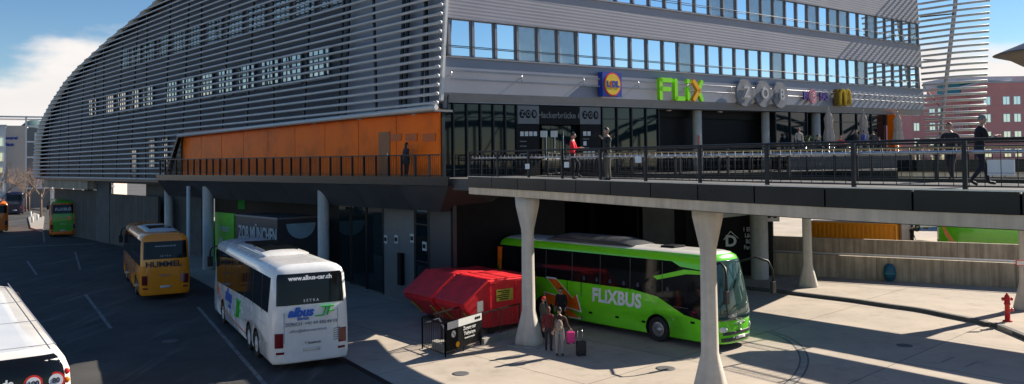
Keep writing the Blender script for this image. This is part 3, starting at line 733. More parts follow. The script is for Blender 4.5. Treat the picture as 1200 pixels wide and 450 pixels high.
# ================================================================== ground level below the building
def LG(t, z, o): return C0+dL*t+nL*o+UP*z
und = thing('ground_floor', 'dark ground floor walls of the bus hall under the terminal', 'building', tuple(LG(10, 0, -3)))
def wall(pts, z0, z1, mt, name='wall', th=.2, par=und, nrm=None):
    for a, b in zip(pts, pts[1:]):
        a = Vector((a[0], a[1], 0)); b = Vector((b[0], b[1], 0)); d = (b-a).normalized(); nn = Vector((d.y, -d.x, 0))
        if nn.dot(a) > 0: nn = -nn
        mm = MB(); mm.slab([a+UP*z0, b+UP*z0, b+UP*z1, a+UP*z1], nn, th); mm.build(name, mt, par, world=True)
g0 = gr(512, 366); gA = gr(487, 357); gB = gr(450, 345)
dd = (gB-gA).normalized()
def GA(s, z=0): return gA+dd*s+UP*z
sB = (gB-gA).length
wall([GA(0), GA(sB)], 0, 6, M['mid_grey'], 'grey_wall_panel')
wall([GA(-4.2), GA(-1.6)], 0, 6, M['dark_grey'], 'wall'); wall([GA(-1.55), GA(-.05)], .1, 6, M['glass_dark'], 'glass_panel')
m = MB()
for s_ in (-1.6, -.02, sB+.02, sB+2.5, sB+5): m.bar(GA(s_, 0), GA(s_, 6), .12, .14)
for z in (2.3, 4.2): m.bar(GA(-1.6, z), GA(0, z), .08, .06)
m.build('frame_posts', M['blackmetal'], und, world=True)
wall([GA(sB+.05), GA(sB+7)], .1, 6, M['glass_dark'], 'glass_panel')
nW = Vector((dd.y, -dd.x, 0)); nW = nW if nW.y < 0 else -nW
for s_, z, mt in ((sB*.9, 2.9, 'offwhite'), (sB*.55, 3.0, 'offwhite'), (-1.2, 2.9, 'offwhite'), (.25, 3.2, 'offwhite')):
    mm = MB(); mm.slab([GA(s_-.22, z)+nW*.06, GA(s_+.22, z)+nW*.06, GA(s_+.22, z+.45)+nW*.06, GA(s_-.22, z+.45)+nW*.06], nW, .04)
    o = mm.build('door_sign', M['offwhite'], und, world=True); mm = MB(); mm.slab([GA(s_-.16, z+.12)+nW*.075, GA(s_+.16, z+.12)+nW*.075, GA(s_+.16, z+.33)+nW*.075, GA(s_-.16, z+.33)+nW*.075], nW, .01); mm.build('sign_symbol', M['black'], o, world=True)
mm = MB(); mm.box(GA(sB*.38, 1.7)+nW*.12, (.45, .2, 1.7), (dd, nW, UP)); mm.build('ticket_machine', M['black'], und, world=True)
wall([GA(-4.2), (GA(-4.2)+dR*7)[:2], (GA(-4.2)+dR*7+dL*6)[:2]], 0, 6, M['black'])
# left part inner walls
wall([LG(12, 0, -3.2), LG(34, 0, -3.2)], 0, 5.9, M['black']); wall([LG(35, 0, -2.5), LG(48, 0, -2.5)], 0, 5.9, M['dark_conc'])
M['shade_wall'] = mat('shaded_concrete', (.115, .10, .088), .9, var=.2, scale=.8, streak=.3)  # darker concrete copy, shade under the building put into the colour
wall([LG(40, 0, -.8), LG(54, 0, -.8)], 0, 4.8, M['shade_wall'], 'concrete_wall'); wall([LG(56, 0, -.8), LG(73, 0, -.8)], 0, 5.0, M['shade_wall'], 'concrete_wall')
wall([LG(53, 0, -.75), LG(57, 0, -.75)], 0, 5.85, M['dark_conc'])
mm = MB(); mm.prism(foot(57, 74, -.1, 1.2), 5.2, 6.1); mm.build('edge_beam', M['tan_wall'], und, world=True)
# deep back walls of the hall
wall([(C0+dL*30+dR*16)[:2], (C0+dR*16+dL*2)[:2]], 0, 5.85, M['black']); 
# round columns under the edge
def rcol(x, y, r, z1, lab, mt='column'):
    o = MB().lathe((0, 0, 0), [(r+.03, 0), (r+.03, .08), (r, .1), (r, z1)], 20).build('hall_column', M[mt]); o.location = (x, y, 0); tag(o, lab, 'column', 'round columns of the bus hall'); return o
def cat_px(px, Y, *a, **k): p = at(px, 250, Y); return rcol(p.x, p.y, *a, **k)
cat_px(379, 46.2, .32, 5.9, 'round concrete column rising behind the white coach roof')
cat_px(221, 59.5, .14, 5.9, 'thin pale post right of the yellow coach', mt='offwhite')
cat_px(244, 58, .38, 5.9, 'pale round column just left of the green kiosk panel')
cat_px(104, 88, .45, 5.9, 'round column near the far green coach below the louvres')
cat_px(198, 66, .35, 5.9, 'round column behind the yellow coach in the shade')
cat_px(889, 49, .52, 6.1, 'thick round column in front of the black house symbol wall')
o = MB().prism([(-.4, -.35), (.4, -.35), (.4, .35), (-.4, .35)], 0, 6.1).build('hall_pillar', M['column']); p = at(640, 250, 47.5); o.location = (p.x, p.y, 0); o.rotation_euler.z = R(-43); tag(o, 'square concrete pillar seen right of the flared column above the coach roof', 'pillar')
# kiosk
k0 = tL(325, 258, -.3)[0]; k1 = tL(276, 250, -.3)[0]
ks = thing('kiosk', 'dark grey kiosk block lettered ZOB MÜNCHEN with half disc emblem behind white coach', 'kiosk', tuple(LG(k0, 0, -.3)))
b0 = LG(k0, 0, -.3); b1 = LG(k1, 0, -.3); dk = (b1-b0).normalized()
m = MB(); pp = [b0, b1, b1+dR*4.5, b0+dR*4.5]; m.prism([q.to_2d()[:] for q in pp], 0, 3.85); m.build('body', mat('kiosk_grey', (.07, .065, .075), .4), ks, world=True)
m = MB(); m.prism([(q+o_).to_2d()[:] for q, o_ in zip(pp, (nL*.06-dL*.06, nL*.06, dR*.06, dR*.06-dL*.06))], 3.86, 3.98); m.build('roof_edge', M['frame'], ks, world=True)
wput_text('letters', 'ZOB MÜNCHEN', ks, b0.lerp(b1, .46)+nL*.03+UP*2.75, -dL, UP, M['offwhite'], size=1.25, ext=.01, bold=.03, sx=.62)
wput_text('letters', 'Zentraler Omnibusbahnhof', ks, b0.lerp(b1, .46)+nL*.03+UP*2.0, -dL, UP, M['offwhite'], size=.42, ext=.01, sx=.8)
P = [b0+dR*(1.6+1.0*math.cos(a))-dL*.03+UP*(3.55-1.0*math.sin(a)) for a in [math.pi*j/16 for j in range(17)]]
MB().slab(P, -dL, .03).build('half_disc', M['teal'] if False else mat('pale_blue_disc', (.35, .5, .6), .5), ks, world=True)
gp_ = thing('poster_wall', 'bright green poster panel left of the grey kiosk', 'poster', tuple(b1)); q0 = b1+dL*.3; q1 = LG(tL(252, 250, -.3)[0], 0, -.3)
MB().slab([q0+UP*.4, q1+UP*.4, q1+UP*4.0, q0+UP*4.0], nL, .12).build('panel', mat('poster_green', (.12, .55, .03), .5), gp_, world=True)
wput_text('letters', 'Freizeit', gp_, q0.lerp(q1, .5)+nL*.03+UP*2.9, -dL, UP, M['offwhite'], size=.7, ext=.01, sx=.8)
m = MB()
for dx, dz, r in ((.7, .6, .35), (-.7, .45, .3)):
    c = q0.lerp(q1, .5+dx/4)+nL*.02+UP*(1.2+dz); P = [c+dL*r*math.cos(a)+UP*r*1.3*math.sin(a) for a in [2*math.pi*j/16 for j in range(16)]]; m.slab(P, nL, .02)
m.build('poster_shapes', M['offwhite'], gp_, world=True)
p = at(283, 240, 60); o = MB().box((0, 0, 0), (.5, .1, 1.5)).build('hanging_banner', mat('banner_green', (.03, .45, .06), .6)); o.location = (p.x, p.y, 4.9); tag(o, 'narrow green banner hanging under the gallery above the kiosk', 'banner')
# concourse boxes (dark equipment) to fill depth
for px, py, Y, s_ in ((205, 255, 62, 1.2), (262, 300, 50, .8)): pass
# ---- hall behind the coach : house symbol wall
hw = thing('symbol_wall', 'black hall wall with grey upper stripe and a white house symbol holding a letter D', 'wall', tuple(at(850, 330, 50).xy)+(0,))
a = at(803, 250, 51); b = at(905, 250, 50.2); a.z = 0; b.z = 0; dw = (b-a).normalized(); nw = Vector((dw.y, -dw.x, 0)); nw = nw if nw.y < 0 else -nw
MB().slab([a, b, b+UP*6.05, a+UP*6.05], nw, .2).build('panel', M['black'], hw, world=True)
def HWp(px, py, o=.02): q = on(px, py, a+nw*o, nw); return q
MB().slab([HWp(812, 259), HWp(877, 252), HWp(877, 243), HWp(812, 249)], nw, .02).build('grey_stripe', M['offwhite'], hw, world=True)
MB().slab([HWp(803, 246, .015), HWp(905, 244, .015), HWp(905, 232, .015), HWp(803, 234, .015)], nw, .02).build('upper_band', M['dark_conc'], hw, world=True)
m = MB(); m.bar(HWp(848, 281, .03), HWp(856, 271, .03), .04, .16, tuple(nw)); m.bar(HWp(856, 271, .033), HWp(865, 279, .033), .04, .16, tuple(nw)); m.build('house_roof_symbol', M['white'], hw, world=True)
wput_text('letter', 'D', hw, HWp(856.5, 283, .03), dw, UP, M['white'], size=.95, ext=.01, bold=.03)
for i, (tx, py) in enumerate((('1 Ebene', 269), ('Läden', 276), ('Büro', 283), ('Parken', 290))): wput_text('letters', tx, hw, HWp(879.5, py, .03), dw, UP, M['offwhite'], size=.36, ext=.01, bold=.01, sx=.8)
wl = thing('hall_walls', 'dark back walls of the hall behind the green coach', 'wall', tuple(at(720, 300, 52).xy)+(0,))
wall([at(690, 250, 53), at(803, 250, 51.5)], 0, 6.05, M['black'], par=wl); wall([at(753, 250, 50.5), at(790, 250, 50.5)], 0, 6.0, M['dark_conc'], par=wl)
wall([at(905, 250, 50.2), at(906, 250, 58)], 0, 6.05, M['dark_conc'], par=wl)
zs = thing('round_letters_sign', 'small white hall sign with three black discs beside the thick column', 'sign', tuple(HWp(901, 252)), 0)
c = HWp(901, 252, .35); MB().box(c, (1.25, .06, .8), (dw, nw, UP)).build('board', M['offwhite'], zs, world=True)
m = MB()
for k in (-1, 0, 1): m.slab([c+nw*.05+dw*(.36*k+.17*math.cos(q))+UP*.19*math.sin(q) for q in [2*math.pi*j/14 for j in range(14)]], nw, .02)
dsc = m.build('discs', M['black'], zs, world=True)
# pallets
for k, (px, lab) in enumerate(((920, 'wooden pallet leaning against the hall wall, nearer the column'), (929, 'wooden pallet leaning behind the first one'))):
    p = gr(px-2, 322+k*-2); t = thing('wooden_pallet', lab, 'pallet', tuple(p), R(-30), 'leaning pallets')
    m = MB()
    for j in range(6): m.bar((-.5, j*.06, .1+j*.22), (.5, j*.06, .1+j*.22), .03, .12)
    m.build('boards', M['wood'], t); m = MB()
    for x in (-.42, 0, .42): m.bar((x, .05, 0), (x, .42, 1.3), .1, .08)
    m.build('bearers', M['wood'], t)
# ---- ramp walls
def wallthing(name, lab, A, B, h, th, mt, capm=None, z0=0):
    A = Vector((A.x, A.y, 0)); B = Vector((B.x, B.y, 0)); rt = thing(name, lab, 'wall', tuple(A), 0, 'ramp walls'); d = (B-A).normalized(); nn = Vector((d.y, -d.x, 0)); nn = nn if nn.y < 0 else -nn
    L = (B-A).length; k = int(L/3.2)
    for i in range(k):
        a = A+d*L*i/k+d*.01; b = A+d*L*(i+1)/k-d*.01; MB().slab([a+UP*z0, b+UP*z0, b+UP*h, a+UP*h], nn, th).build('panel', mt, rt, world=True)
    MB().slab([A-nn*.02+UP*z0, B-nn*.02+UP*z0, B-nn*.02+UP*(h-.02), A-nn*.02+UP*(h-.02)], nn, th-.04).build('joint_filler', M['dark_conc'], rt, world=True)
    return rt, d, nn
A = gr(955, 327); B = gr(1190, 341); d_ = (B-A).normalized(); A2 = A-d_*3.5; B2 = B+d_*14
w1, dW, nW1 = wallthing('ramp_wall', 'front concrete ramp wall with a white rail along its top', A2, B2, 1.5, .3, M['tan_wall'])
MB().tube([A2+UP*1.62+nW1*.1, B2+UP*1.62+nW1*.1], .05, 8).build('top_rail', M['white'], w1, world=True)
A3 = A2-nW1*4.6-dW*2.5; B3 = B2-nW1*4.6
w2, _, _ = wallthing('ramp_wall', 'rear concrete ramp wall, behind the one with the white rail', A3, B3, 2.1, .3, M['tan_wall'])
# ================================================================== coaches
def coach(name, lab, loc, head, L, H, paint, W=2.55, axles=(2.9, 10.3), rim='rim', side='L', opt={}):
    hw0 = W/2; root = thing(name, lab, 'coach', loc, 0, opt.get('group', 'coaches at the bus station')); root.rotation_euler.z = math.atan2(head.y, head.x)
    def hw(z):
        K = [(0, hw0-.06), (.35, hw0-.03), (.5, hw0), (1.35, hw0), (H-.45, hw0-.08), (H-.22, hw0-.16), (H-.1, hw0-.3), (H-.03, hw0-.55), (H, hw0-.8)]
        for (a, b), (c, d) in zip(K, K[1:]):
            if z <= c: return b+(d-b)*(z-a)/(c-a)
        return K[-1][1]
    def xf(z): return L-(0 if z < 1.2 else opt.get('rake', .32)*((z-1.2)/(H-1.2))**1.4)-(0 if z < H-.3 else .35*((z-H+.3)/.3)**2)
    def xr(z): return (0 if z < 2.1 else .16*(z-2.1)/(H-2.5))+(0 if z < H-.35 else .25*((z-H+.35)/.35)**2)
    DF, PF = .42, 3.2; DR, PR = .16, 7
    def front(y, z, o=0): return Vector((xf(z)-DF*abs(y/hw(z))**PF+o, y*(1+o*.3), z))
    def rear(y, z, o=0): return Vector((xr(z)+DR*abs(y/hw(z))**PR-o, y*(1+o*.3), z))
    def sd(x, z, s, o=0): return Vector((x, s*(hw(z)+o), z))
    zs = [.28, .36, .5, .9, 1.35, 1.8, 2.3, 2.8, H-.45, H-.22, H-.1, H-.03, H]
    fy = [-1, -.985, -.94, -.85, -.7, -.5, -.25, 0, .25, .5, .7, .85, .94, .985, 1]
    m = MB(); rings = []
    for z in zs:
        r = [front(y*hw(z), z) for y in fy]
        r += [sd(x, z, 1) for x in (L*.75, L*.5, L*.25)]
        r += [rear(-y*hw(z), z) for y in fy]
        r += [sd(x, z, -1) for x in (L*.25, L*.5, L*.75)]; rings.append(r)
    k = len(rings[0])
    for r in rings: m.v += r
    for i in range(len(rings)-1):
        for j in range(k):
            a = i*k+j; b = i*k+(j+1) % k; m.f.append([a, b, b+k, a+k]); m.m.append(0); m.smooth.append(True)
    m.f.append(list(range(k))[::-1]); m.m.append(1); m.smooth.append(False)
    m.f.append([(len(rings)-1)*k+j for j in range(k)]); m.m.append(2 if opt.get('roof') else 0); m.smooth.append(False)
    mats = [M[paint], M['underbody']]+([M[opt['roof']]] if opt.get('roof') else [])
    body = m.build('body', mats, root)
    if opt.get('roof'):
        for p in body.data.polygons:
            if p.center.z > H-.14: p.material_index = 2
    # wheel arches
    c = MB()
    for ax in axles:
        for s in (1, -1): c.lathe((ax, s*(hw0-.18), .52), [(.0001, -.3), (.6, -.3), (.6, .3), (.0001, .3)], 28, ax='y', sm=False)
    cut = c.build('cutter', [M['underbody'], M['underbody']])
    for p in cut.data.polygons: p.material_index = 1
    cut.parent = root; md = body.modifiers.new('b', 'BOOLEAN'); md.object = cut; md.operation = 'DIFFERENCE'; md.solver = 'EXACT'
    bpy.context.view_layer.update()
    dg = bpy.context.evaluated_depsgraph_get(); me = bpy.data.meshes.new_from_object(body.evaluated_get(dg)); body.modifiers.clear(); body.data = me; me.name = 'body'
    bpy.data.objects.remove(cut)
    for ax in axles:
        for s in (1, -1):
            w = MB(); w.lathe((0, 0, 0), [(.3, -.12), (.46, -.12), (.5, -.08), (.5, .1), (.47, .14), (.31, .14), (.29, .06), (.0001, .06)] if s > 0 else [(.3, .12), (.46, .12), (.5, .08), (.5, -.1), (.47, -.14), (.31, -.14), (.29, -.06), (.0001, -.06)], 28, ax='y')
            o = w.build('wheel', M['rubber'], root); o.location = (ax, s*(hw0-.15), .5)
            q = MB(); q.lathe((0, s*.10, 0), [(.31, 0), (.29, s*.03), (.20, -s*.01), (.12, s*.02), (.11, s*.06), (.0001, s*.07)], 24, ax='y')
            for j in range(10):
                a = 2*math.pi*j/10; q.ball((.17*math.cos(a), s*.12, .17*math.sin(a)), .018, 0, 6)
            q.build('rim', M[rim], o)
    def patch_side(x0, x1, z0, z1, s, o=.012, nx=1): # 4-corner
        return [sd(x0, z0, s, o), sd(x1, z0, s, o), sd(x1, z1, s, o), sd(x0, z1, s, o)]
    def side_poly(pts, s, mt, nm, o=.012, th=.02, par=None):
        mm = MB(); mm.slab([sd(x, z, s, o) for x, z in pts], (0, s, .05), th); return mm.build(nm, mt, par or root)
    def grid(fn, ys, zs_, mt, nm, o=.012, th=.02, par=None):
        def dens(q, n):
            out = []
            for u, v in zip(q, q[1:]): out += [u+(v-u)*i/n for i in range(n)]
            return out+[q[-1]]
        ys = dens(ys, 3); zs_ = dens(zs_, 4)
        mm = MB(); A = [[fn(y*hw(z), z, o) for y in ys] for z in zs_]
        for i in range(len(zs_)-1):
            for j in range(len(ys)-1):
                mm.face([A[i][j], A[i][j+1], A[i+1][j+1], A[i+1][j]], 0, True)
        ob = mm.build(nm, mt, par or root); so = ob.modifiers.new('t', 'SOLIDIFY'); so.thickness = th; so.offset = -1; return ob
    ge = dict(root=root, sd=sd, front=front, rear=rear, hw=hw, side_poly=side_poly, grid=grid, L=L, H=H, xr=xr, xf=xf)
    zb, zt = opt.get('glass', (1.85, H-.42))
    x0, x1 = opt.get('gx', (.5, L-.5))
    for s in (1, -1):
        if opt.get('side_glass'): 
            side_poly(opt['side_glass'], s, M['glass_bus'], 'side_window')
        else: side_poly([(x0, zb), (x1, zb), (x1, zt), (x0, zt)], s, M['glass_bus'], 'side_window')
        for xx in [x0+1.4+1.65*i for i in range(int((x1-x0-2)/1.65))]:
            MB().bar(sd(xx, zb+.05, s, .016), sd(xx, zt-.05, s, .016), .03, .012, (0, s, 0)).build('window_joint', M['dark_grey'], root)
        # luggage flap seams
        mm = MB()
        for xx in opt.get('seams', [2.2+1.5*i for i in range(int((L-4)/1.5))]): mm.bar(sd(xx, .42, s, .003), sd(xx, 1.5, s, .003), .012, .006, (0, s, 0))
        mm.bar(sd(1.2, 1.52, s, .003), sd(L-1.5, 1.52, s, .003), .012, .006, (0, 0, 1)); mm.build('flap_seams', M['grey_text'], root)
        for xx in [1.4+3*i for i in range(int((L-2.5)/3))]: MB().ball(sd(xx, .75, s, .0), (.05, .012, .025), 0, 6).build('side_marker_lamp', M['lamp_orange'], root)
    # windshield
    ys = [-.985, -.96, -.9, -.78, -.6, -.3, 0, .3, .6, .78, .9, .96, .985]
    grid(front, ys, [opt.get('ws', 1.45), 1.8, 2.3, 2.8, H-.5, H-.32], M['glass_bus'] if not opt.get('clearws') else M['glass_ws'], 'windshield')
    mm = MB()
    for y0, y1 in ((-.9, -.1), (-.05, .8)): mm.bar(front(y0, 1.5, .04), front(y1, 1.72, .04), .03, .03)
    mm.build('wipers', M['blackmetal'], root)
    grid(front, [-.8, -.4, 0, .4, .8], [.35, .5], M['dark_grey'], 'bumper_grille', .01)
    for s in (1, -1):
        h = MB(); h.ball((0, 0, 0), (.05, .2, .12), 0, 12); o = h.build('headlight', M['lamp_clear'], root); p = front(s*(hw0-.33), .82, -.02); o.location = p; o.rotation_euler.z = s*R(38)
        # mirror arm
        mm = MB(); p0 = front(s*(hw0-.25), H-.5, 0); ms = opt.get('mir', 1); P = [p0, p0+Vector((.35, s*.12, .12))*ms, p0+Vector((.58, s*.3, .03))*ms, p0+Vector((.65, s*.37, -.18))*ms, p0+Vector((.66, s*.38, -.45))*ms]; mm.tube(P, .045, 8); a = mm.build('mirror_arm', M['blackmetal'], root)
        mm = MB(); mm.box(p0+Vector((.65, s*.38, -.5))*ms+Vector((0, 0, -.15)), (.14, .26, .5)); mm.build('mirror', M['blackmetal'], a, bevel=.03)
    # rear
    rz = opt.get('rw', (2.25, H-.5))
    if not opt.get('norear'):
        grid(rear, [-.91, -.86, -.5, 0, .5, .86, .91], [rz[0], rz[0]+.06, (rz[0]+rz[1])/2, rz[1]-.06, rz[1]], M['glass_bus'], 'rear_window')
    for s in (1, -1):
        grid(rear, [s*.93, s*.88, s*.8, s*.72], [.85, 1.0, 1.2, 1.36], M['tail_red'], 'tail_light', .02) if opt.get('tail', 1) else None
        o = grid(rear, [s*.9, s*.7], [.62, .7], M['tail_red'], 'rear_reflector', .015)
    grid(rear, [-.22, .22], [.66, .78], M['offwhite'], 'number_plate', .025)
    mm = MB(); 
    for z in (.58, .98): mm.bar(rear(-.98*hw0+.12, z, .004), rear(.98*hw0-.12, z, .004), .012, .012)
    for y in (-.7, .7): mm.bar(rear(y*hw0, 1.0, .004), rear(y*hw0, 2.1, .004), .012, .012)
    mm.build('panel_gaps', M['grey_text'], root)
    mm = MB()
    for j in range(6): mm.bar(rear(-.58*hw0, .95+.08*j, .015), rear(-.58*hw0-.24, .95+.08*j+.04, .015), .02, .03)
    mm.build('engine_grille', M['grey_text'], root)
    # roof pod
    if opt.get('pod', 1):
        pa, pb = opt.get('podx', (2.0, 8.0)); pw = hw0-.42
        mm = MB(); rr = []
        ph = opt.get('podh', .16)
        for x, h in ((pa-.5, 0), (pa-.2, ph*.56), (pa+.4, ph), (pb-.5, ph), (pb+.1, ph*.62), (pb+.5, 0)):
            rr.append([Vector((x, y*pw*(1 if h > .05 else .9), H-.02+h*(1-abs(y)**3*.8))) for y in (-1, -.85, -.5, 0, .5, .85, 1)])
        for A_, B_ in zip(rr, rr[1:]):
            for j in range(6): mm.face([A_[j], A_[j+1], B_[j+1], B_[j]], 0, True)
        for A_ in rr: pass
        i0 = [r[0] for r in rr]; mm.face(i0); mm.face([r[-1] for r in rr][::-1])
        o = mm.build('roof_pod', M[opt.get('podm', paint)], root)
        for (qa, qb) in opt.get('podglass', ()):
            mm = MB(); mm.slab([(qa, -pw*.7, H+.152), (qb, -pw*.7, H+.152), (qb, pw*.7, H+.152), (qa, pw*.7, H+.152)], (0, 0, 1), .05); mm.build('roof_hatch', M['glass_bus'], o)
    return ge
def rtext(g, s, y, z, mt, size, **kw):   # text on rear, y to the left of the coach
    o = g['rear'](y, z, .03); up = g['rear'](y, z+.3, .03)-o
    return put_text('lettering', s, g['root'], o, (0, -1, 0), up, mt, size=size, ext=.004, **kw)
def stext(g, s, x, z, side, mt, size, **kw):
    o = g['sd'](x, z, side, .016); up = g['sd'](x, z+.3, side, .016)-o
    return put_text('lettering', s, g['root'], o, (-side, 0, 0), up, mt, size=size, ext=.004, **kw)
M['glass_ws'] = mat('windscreen_glass', (.03, .07, .065), .04, var=0, spec=.8)
def heading(vp): return Vector(((vp-600)/F, 1, 0)).normalized()
# --- white coach
h = heading(82); a = gr(320, 428, .3); left = Vector((-h.y, h.x, 0)); loc = a-left*1.36; loc.z = 0
# gate: a is rear-left corner (viewed from behind, left side = left of heading)
g = coach('white_coach', 'white double rear axle coach lettered albus Zürich on its rear, beside the dark kiosk', tuple(loc), h, 13.4, 3.74, 'buswhite', W=2.76, axles=(2.9, 4.35, 10.6), rim='rimwhite',
          opt=dict(side_glass=[(.55, 3.28), (.85, 2.0), (4.5, 2.0), (12.2, 1.75), (12.9, 3.1), (12.7, 3.3)], podx=(4.2, 9.2), podglass=((4.6, 6.6), (6.8, 9.0)), rw=(2.32, 3.42)))
rtext(g, 'www.albus-car.ch', 0, 3.25, M['white'], .22, bold=.008); rtext(g, 'SETRA', 0, 2.45, M['offwhite'], .13, bold=.004, spacing=1.7)
rtext(g, 'albus', .4, 2.05, M['blue_text'], .44, bold=.02, shear=.3); rtext(g, 'zürich', .3, 1.83, M['blue_text'], .17, bold=.004)
rtext(g, 'ZÜRICH  +41 44 492 44 13', .0, 1.64, M['grey_text'], .165, bold=.004); rtext(g, 'office@albus-zuerich.ch', .12, 1.4, M['grey_text'], .14); rtext(g, 'f  facebook', -.05, .95, M['dark_text'], .13)
def jf(fn, par, sc_=1):
    mm = MB()
    for pts in ([(0, .05), (.34, .05), (.46, .42)], [(.24, .42), (.8, .42)], [(.5, .05), (.62, .42)], [(.56, .22), (.8, .22)]):
        for (x0, z0), (x1, z1) in zip(pts, pts[1:]): A_ = fn(x0*sc_, z0*sc_); B_ = fn(x1*sc_, z1*sc_); mm.bar(A_, B_, .03, .11*sc_, tuple(par))
    return mm.build('green_emblem', M['green_text'], g['root'])
jf(lambda x, z: g['rear'](-.14-x*.85, 1.84+z*.85, .02), (1, 0, 0))
jf(lambda x, z: g['sd'](7.2-x*1.0, .85+z*1.3, 1, .01), (0, 1, 0), 1.5)
stext(g, 'albus', 9.0, 1.5, 1, M['blue_text'], .8, bold=.02, shear=.3); stext(g, 'zürich', 8.6, 1.1, 1, M['blue_text'], .3)
for pts in ([(11.6, 1.55), (12.3, 1.7), (12.0, 1.1)],): g['side_poly'](pts, 1, M['busorange'], 'orange_wedge')
mm = MB(); mm.bar(g['sd'](11.6, 1.5, 1, .01), g['sd'](10.6, .7, 1, .01), .05, .02, (0, 1, 0)); mm.bar(g['sd'](10.6, .7, 1, .01), g['sd'](5, .55, 1, .01), .05, .02, (0, 1, 0)); mm.build('orange_stripe', M['busorange'], g['root'])
# --- yellow coach
h = heading(60); a = gr(165, 347, .3); left = Vector((-h.y, h.x, 0)); loc = a-left*1.25; loc.z = 0
g = coach('yellow_coach', 'yellow coach lettered HUMMEL on its rear, driving away in the shaded street', tuple(loc), h, 12.2, 3.65, 'busyellow', axles=(2.9, 9.6), opt=dict(podm='offwhite', podx=(2.2, 7), podglass=((2.6, 5),), rw=(2.25, 3.2), tail=1))
rtext(g, 'HUMMEL', .1, 1.95, M['dark_text'], .42, bold=.012, sx=1.1); rtext(g, 'SETRA', 0, 2.4, M['offwhite'], .13, spacing=1.7); rtext(g, 'Reisen', .05, 1.35, M['grey_text'], .2); rtext(g, 'www.hummel.de', .0, 2.95, M['offwhite'], .16)
# --- far green coach
h = heading(55); p = gr(74, 274.5, .3)
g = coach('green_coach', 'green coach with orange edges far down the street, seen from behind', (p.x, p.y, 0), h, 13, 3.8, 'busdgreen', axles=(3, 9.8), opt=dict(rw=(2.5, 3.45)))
for s in (1, -1): g['grid'](g['rear'], [s*1.0, s*.97, s*.9, s*.8], [.3, 1.0, 2.0, 3.0, 3.5], M['busorange'], 'orange_edge', .01)
g['grid'](g['rear'], [-.8, 0, .8], [3.46, 3.6], M['busorange'], 'orange_band', .012)
g['grid'](g['rear'], [-.8, 0, .8], [.3, .62], M['busorange'], 'orange_bumper', .012)
rtext(g, 'FLiXBUS', 0, 2.95, M['offwhite'], .42, bold=.01); rtext(g, 'flixbus', 0, 1.4, M['offwhite'], .22); 
mm = MB(); mm.bar(g['rear'](.7, 2.05, .02), g['rear'](-.5, 2.05, .02), .02, .22, (1, 0, 0)); mm.slab([g['rear'](-.4, 1.8, .03), g['rear'](-.4, 2.3, .03), g['rear'](-.85, 1.95, .03)], (-1, 0, 0), .02); mm.build('arrow_graphic', M['busorange'], g['root'])
# --- dark coach
p = gr(17, 249.5, .3); g = coach('navy_coach', 'dark navy coach at the far end of the street on the left', (p.x, p.y, 0), heading(10), 12, 3.7, 'busdark', axles=(2.9, 9.3), opt=dict(pod=0))
rtext(g, 'Reisebus', 0, 1.9, M['grey_text'], .4)
p = gr(-5.5, 270, .3); g = coach('orange_coach', 'orange coach cut off by the left edge of the picture', (p.x, p.y, 0), heading(-20), 12, 3.6, 'busorange', axles=(2.9, 9.3), opt=dict(pod=0))
# --- cream coach bottom left
a = gr(84.5, 418, 3.45); b = gr(10, 327, 3.45); h = (b-a); h.z = 0; h.normalize(); left = Vector((-h.y, h.x, 0)); loc = a+left*1.2; loc.z = 0
g = coach('cream_coach', 'cream white coach in the bottom left corner with speed stickers on its black rear window', tuple(loc), h, 12.8, 3.62, 'buscream', axles=(2.9, 9.6), opt=dict(pod=0, rw=(1.9, 3.5), tail=0))
rtext(g, 'www.sommer-reisen.de', .78, 3.05, M['white'], .2, bold=.008)
for y, tx in ((-.52, '100'), (-.92, '80')):
    c = g['rear'](y, 2.99, .02); up = (g['rear'](y, 3.1, .02)-c).normalized(); mm = MB(); mm.slab([c+Vector((0, 1, 0))*.17*math.cos(q)+up*.17*math.sin(q) for q in [2*math.pi*j/24 for j in range(24)]], (-1, 0, .2), .02); o = mm.build('speed_sticker', M['signred'], g['root'])
    mm = MB(); c2 = g['rear'](y, 2.99, .026); mm.slab([c2+Vector((0, 1, 0))*.13*math.cos(q)+up*.13*math.sin(q) for q in [2*math.pi*j/24 for j in range(24)]], (-1, 0, .2), .02); mm.build('sticker_face', M['white'], o)
    rtext(g, tx, y, 2.99, M['dark_text'], .14, bold=.004)
for z, mt in ((3.12, 'tail_bright'), (2.95, 'lamp_orange')):
    mm = MB(); mm.ball((0, 0, 0), (.025, .065, .065), 0, 12); o = mm.build('round_tail_light', M['signred'] if z > 3.1 else M['lamp_orange'], g['root']); o.location = g['rear'](-1.13, z, .0)
mm = MB()
for y in (-.98, .98): mm.bar((.6, y, 3.615), (12, y, 3.615), .02, .02)
for x in (.75, 4, 7.5, 11): mm.bar((x, -.98, 3.622), (x, .98, 3.622), .02, .012)
mm.build('roof_seams', M['grey_text'], g['root'])
mm = MB(); mm.box((6.0, .55, 3.64), (.9, .8, .08)); mm.build('roof_hatch', M['dark_grey'], g['root'], bevel=.02)
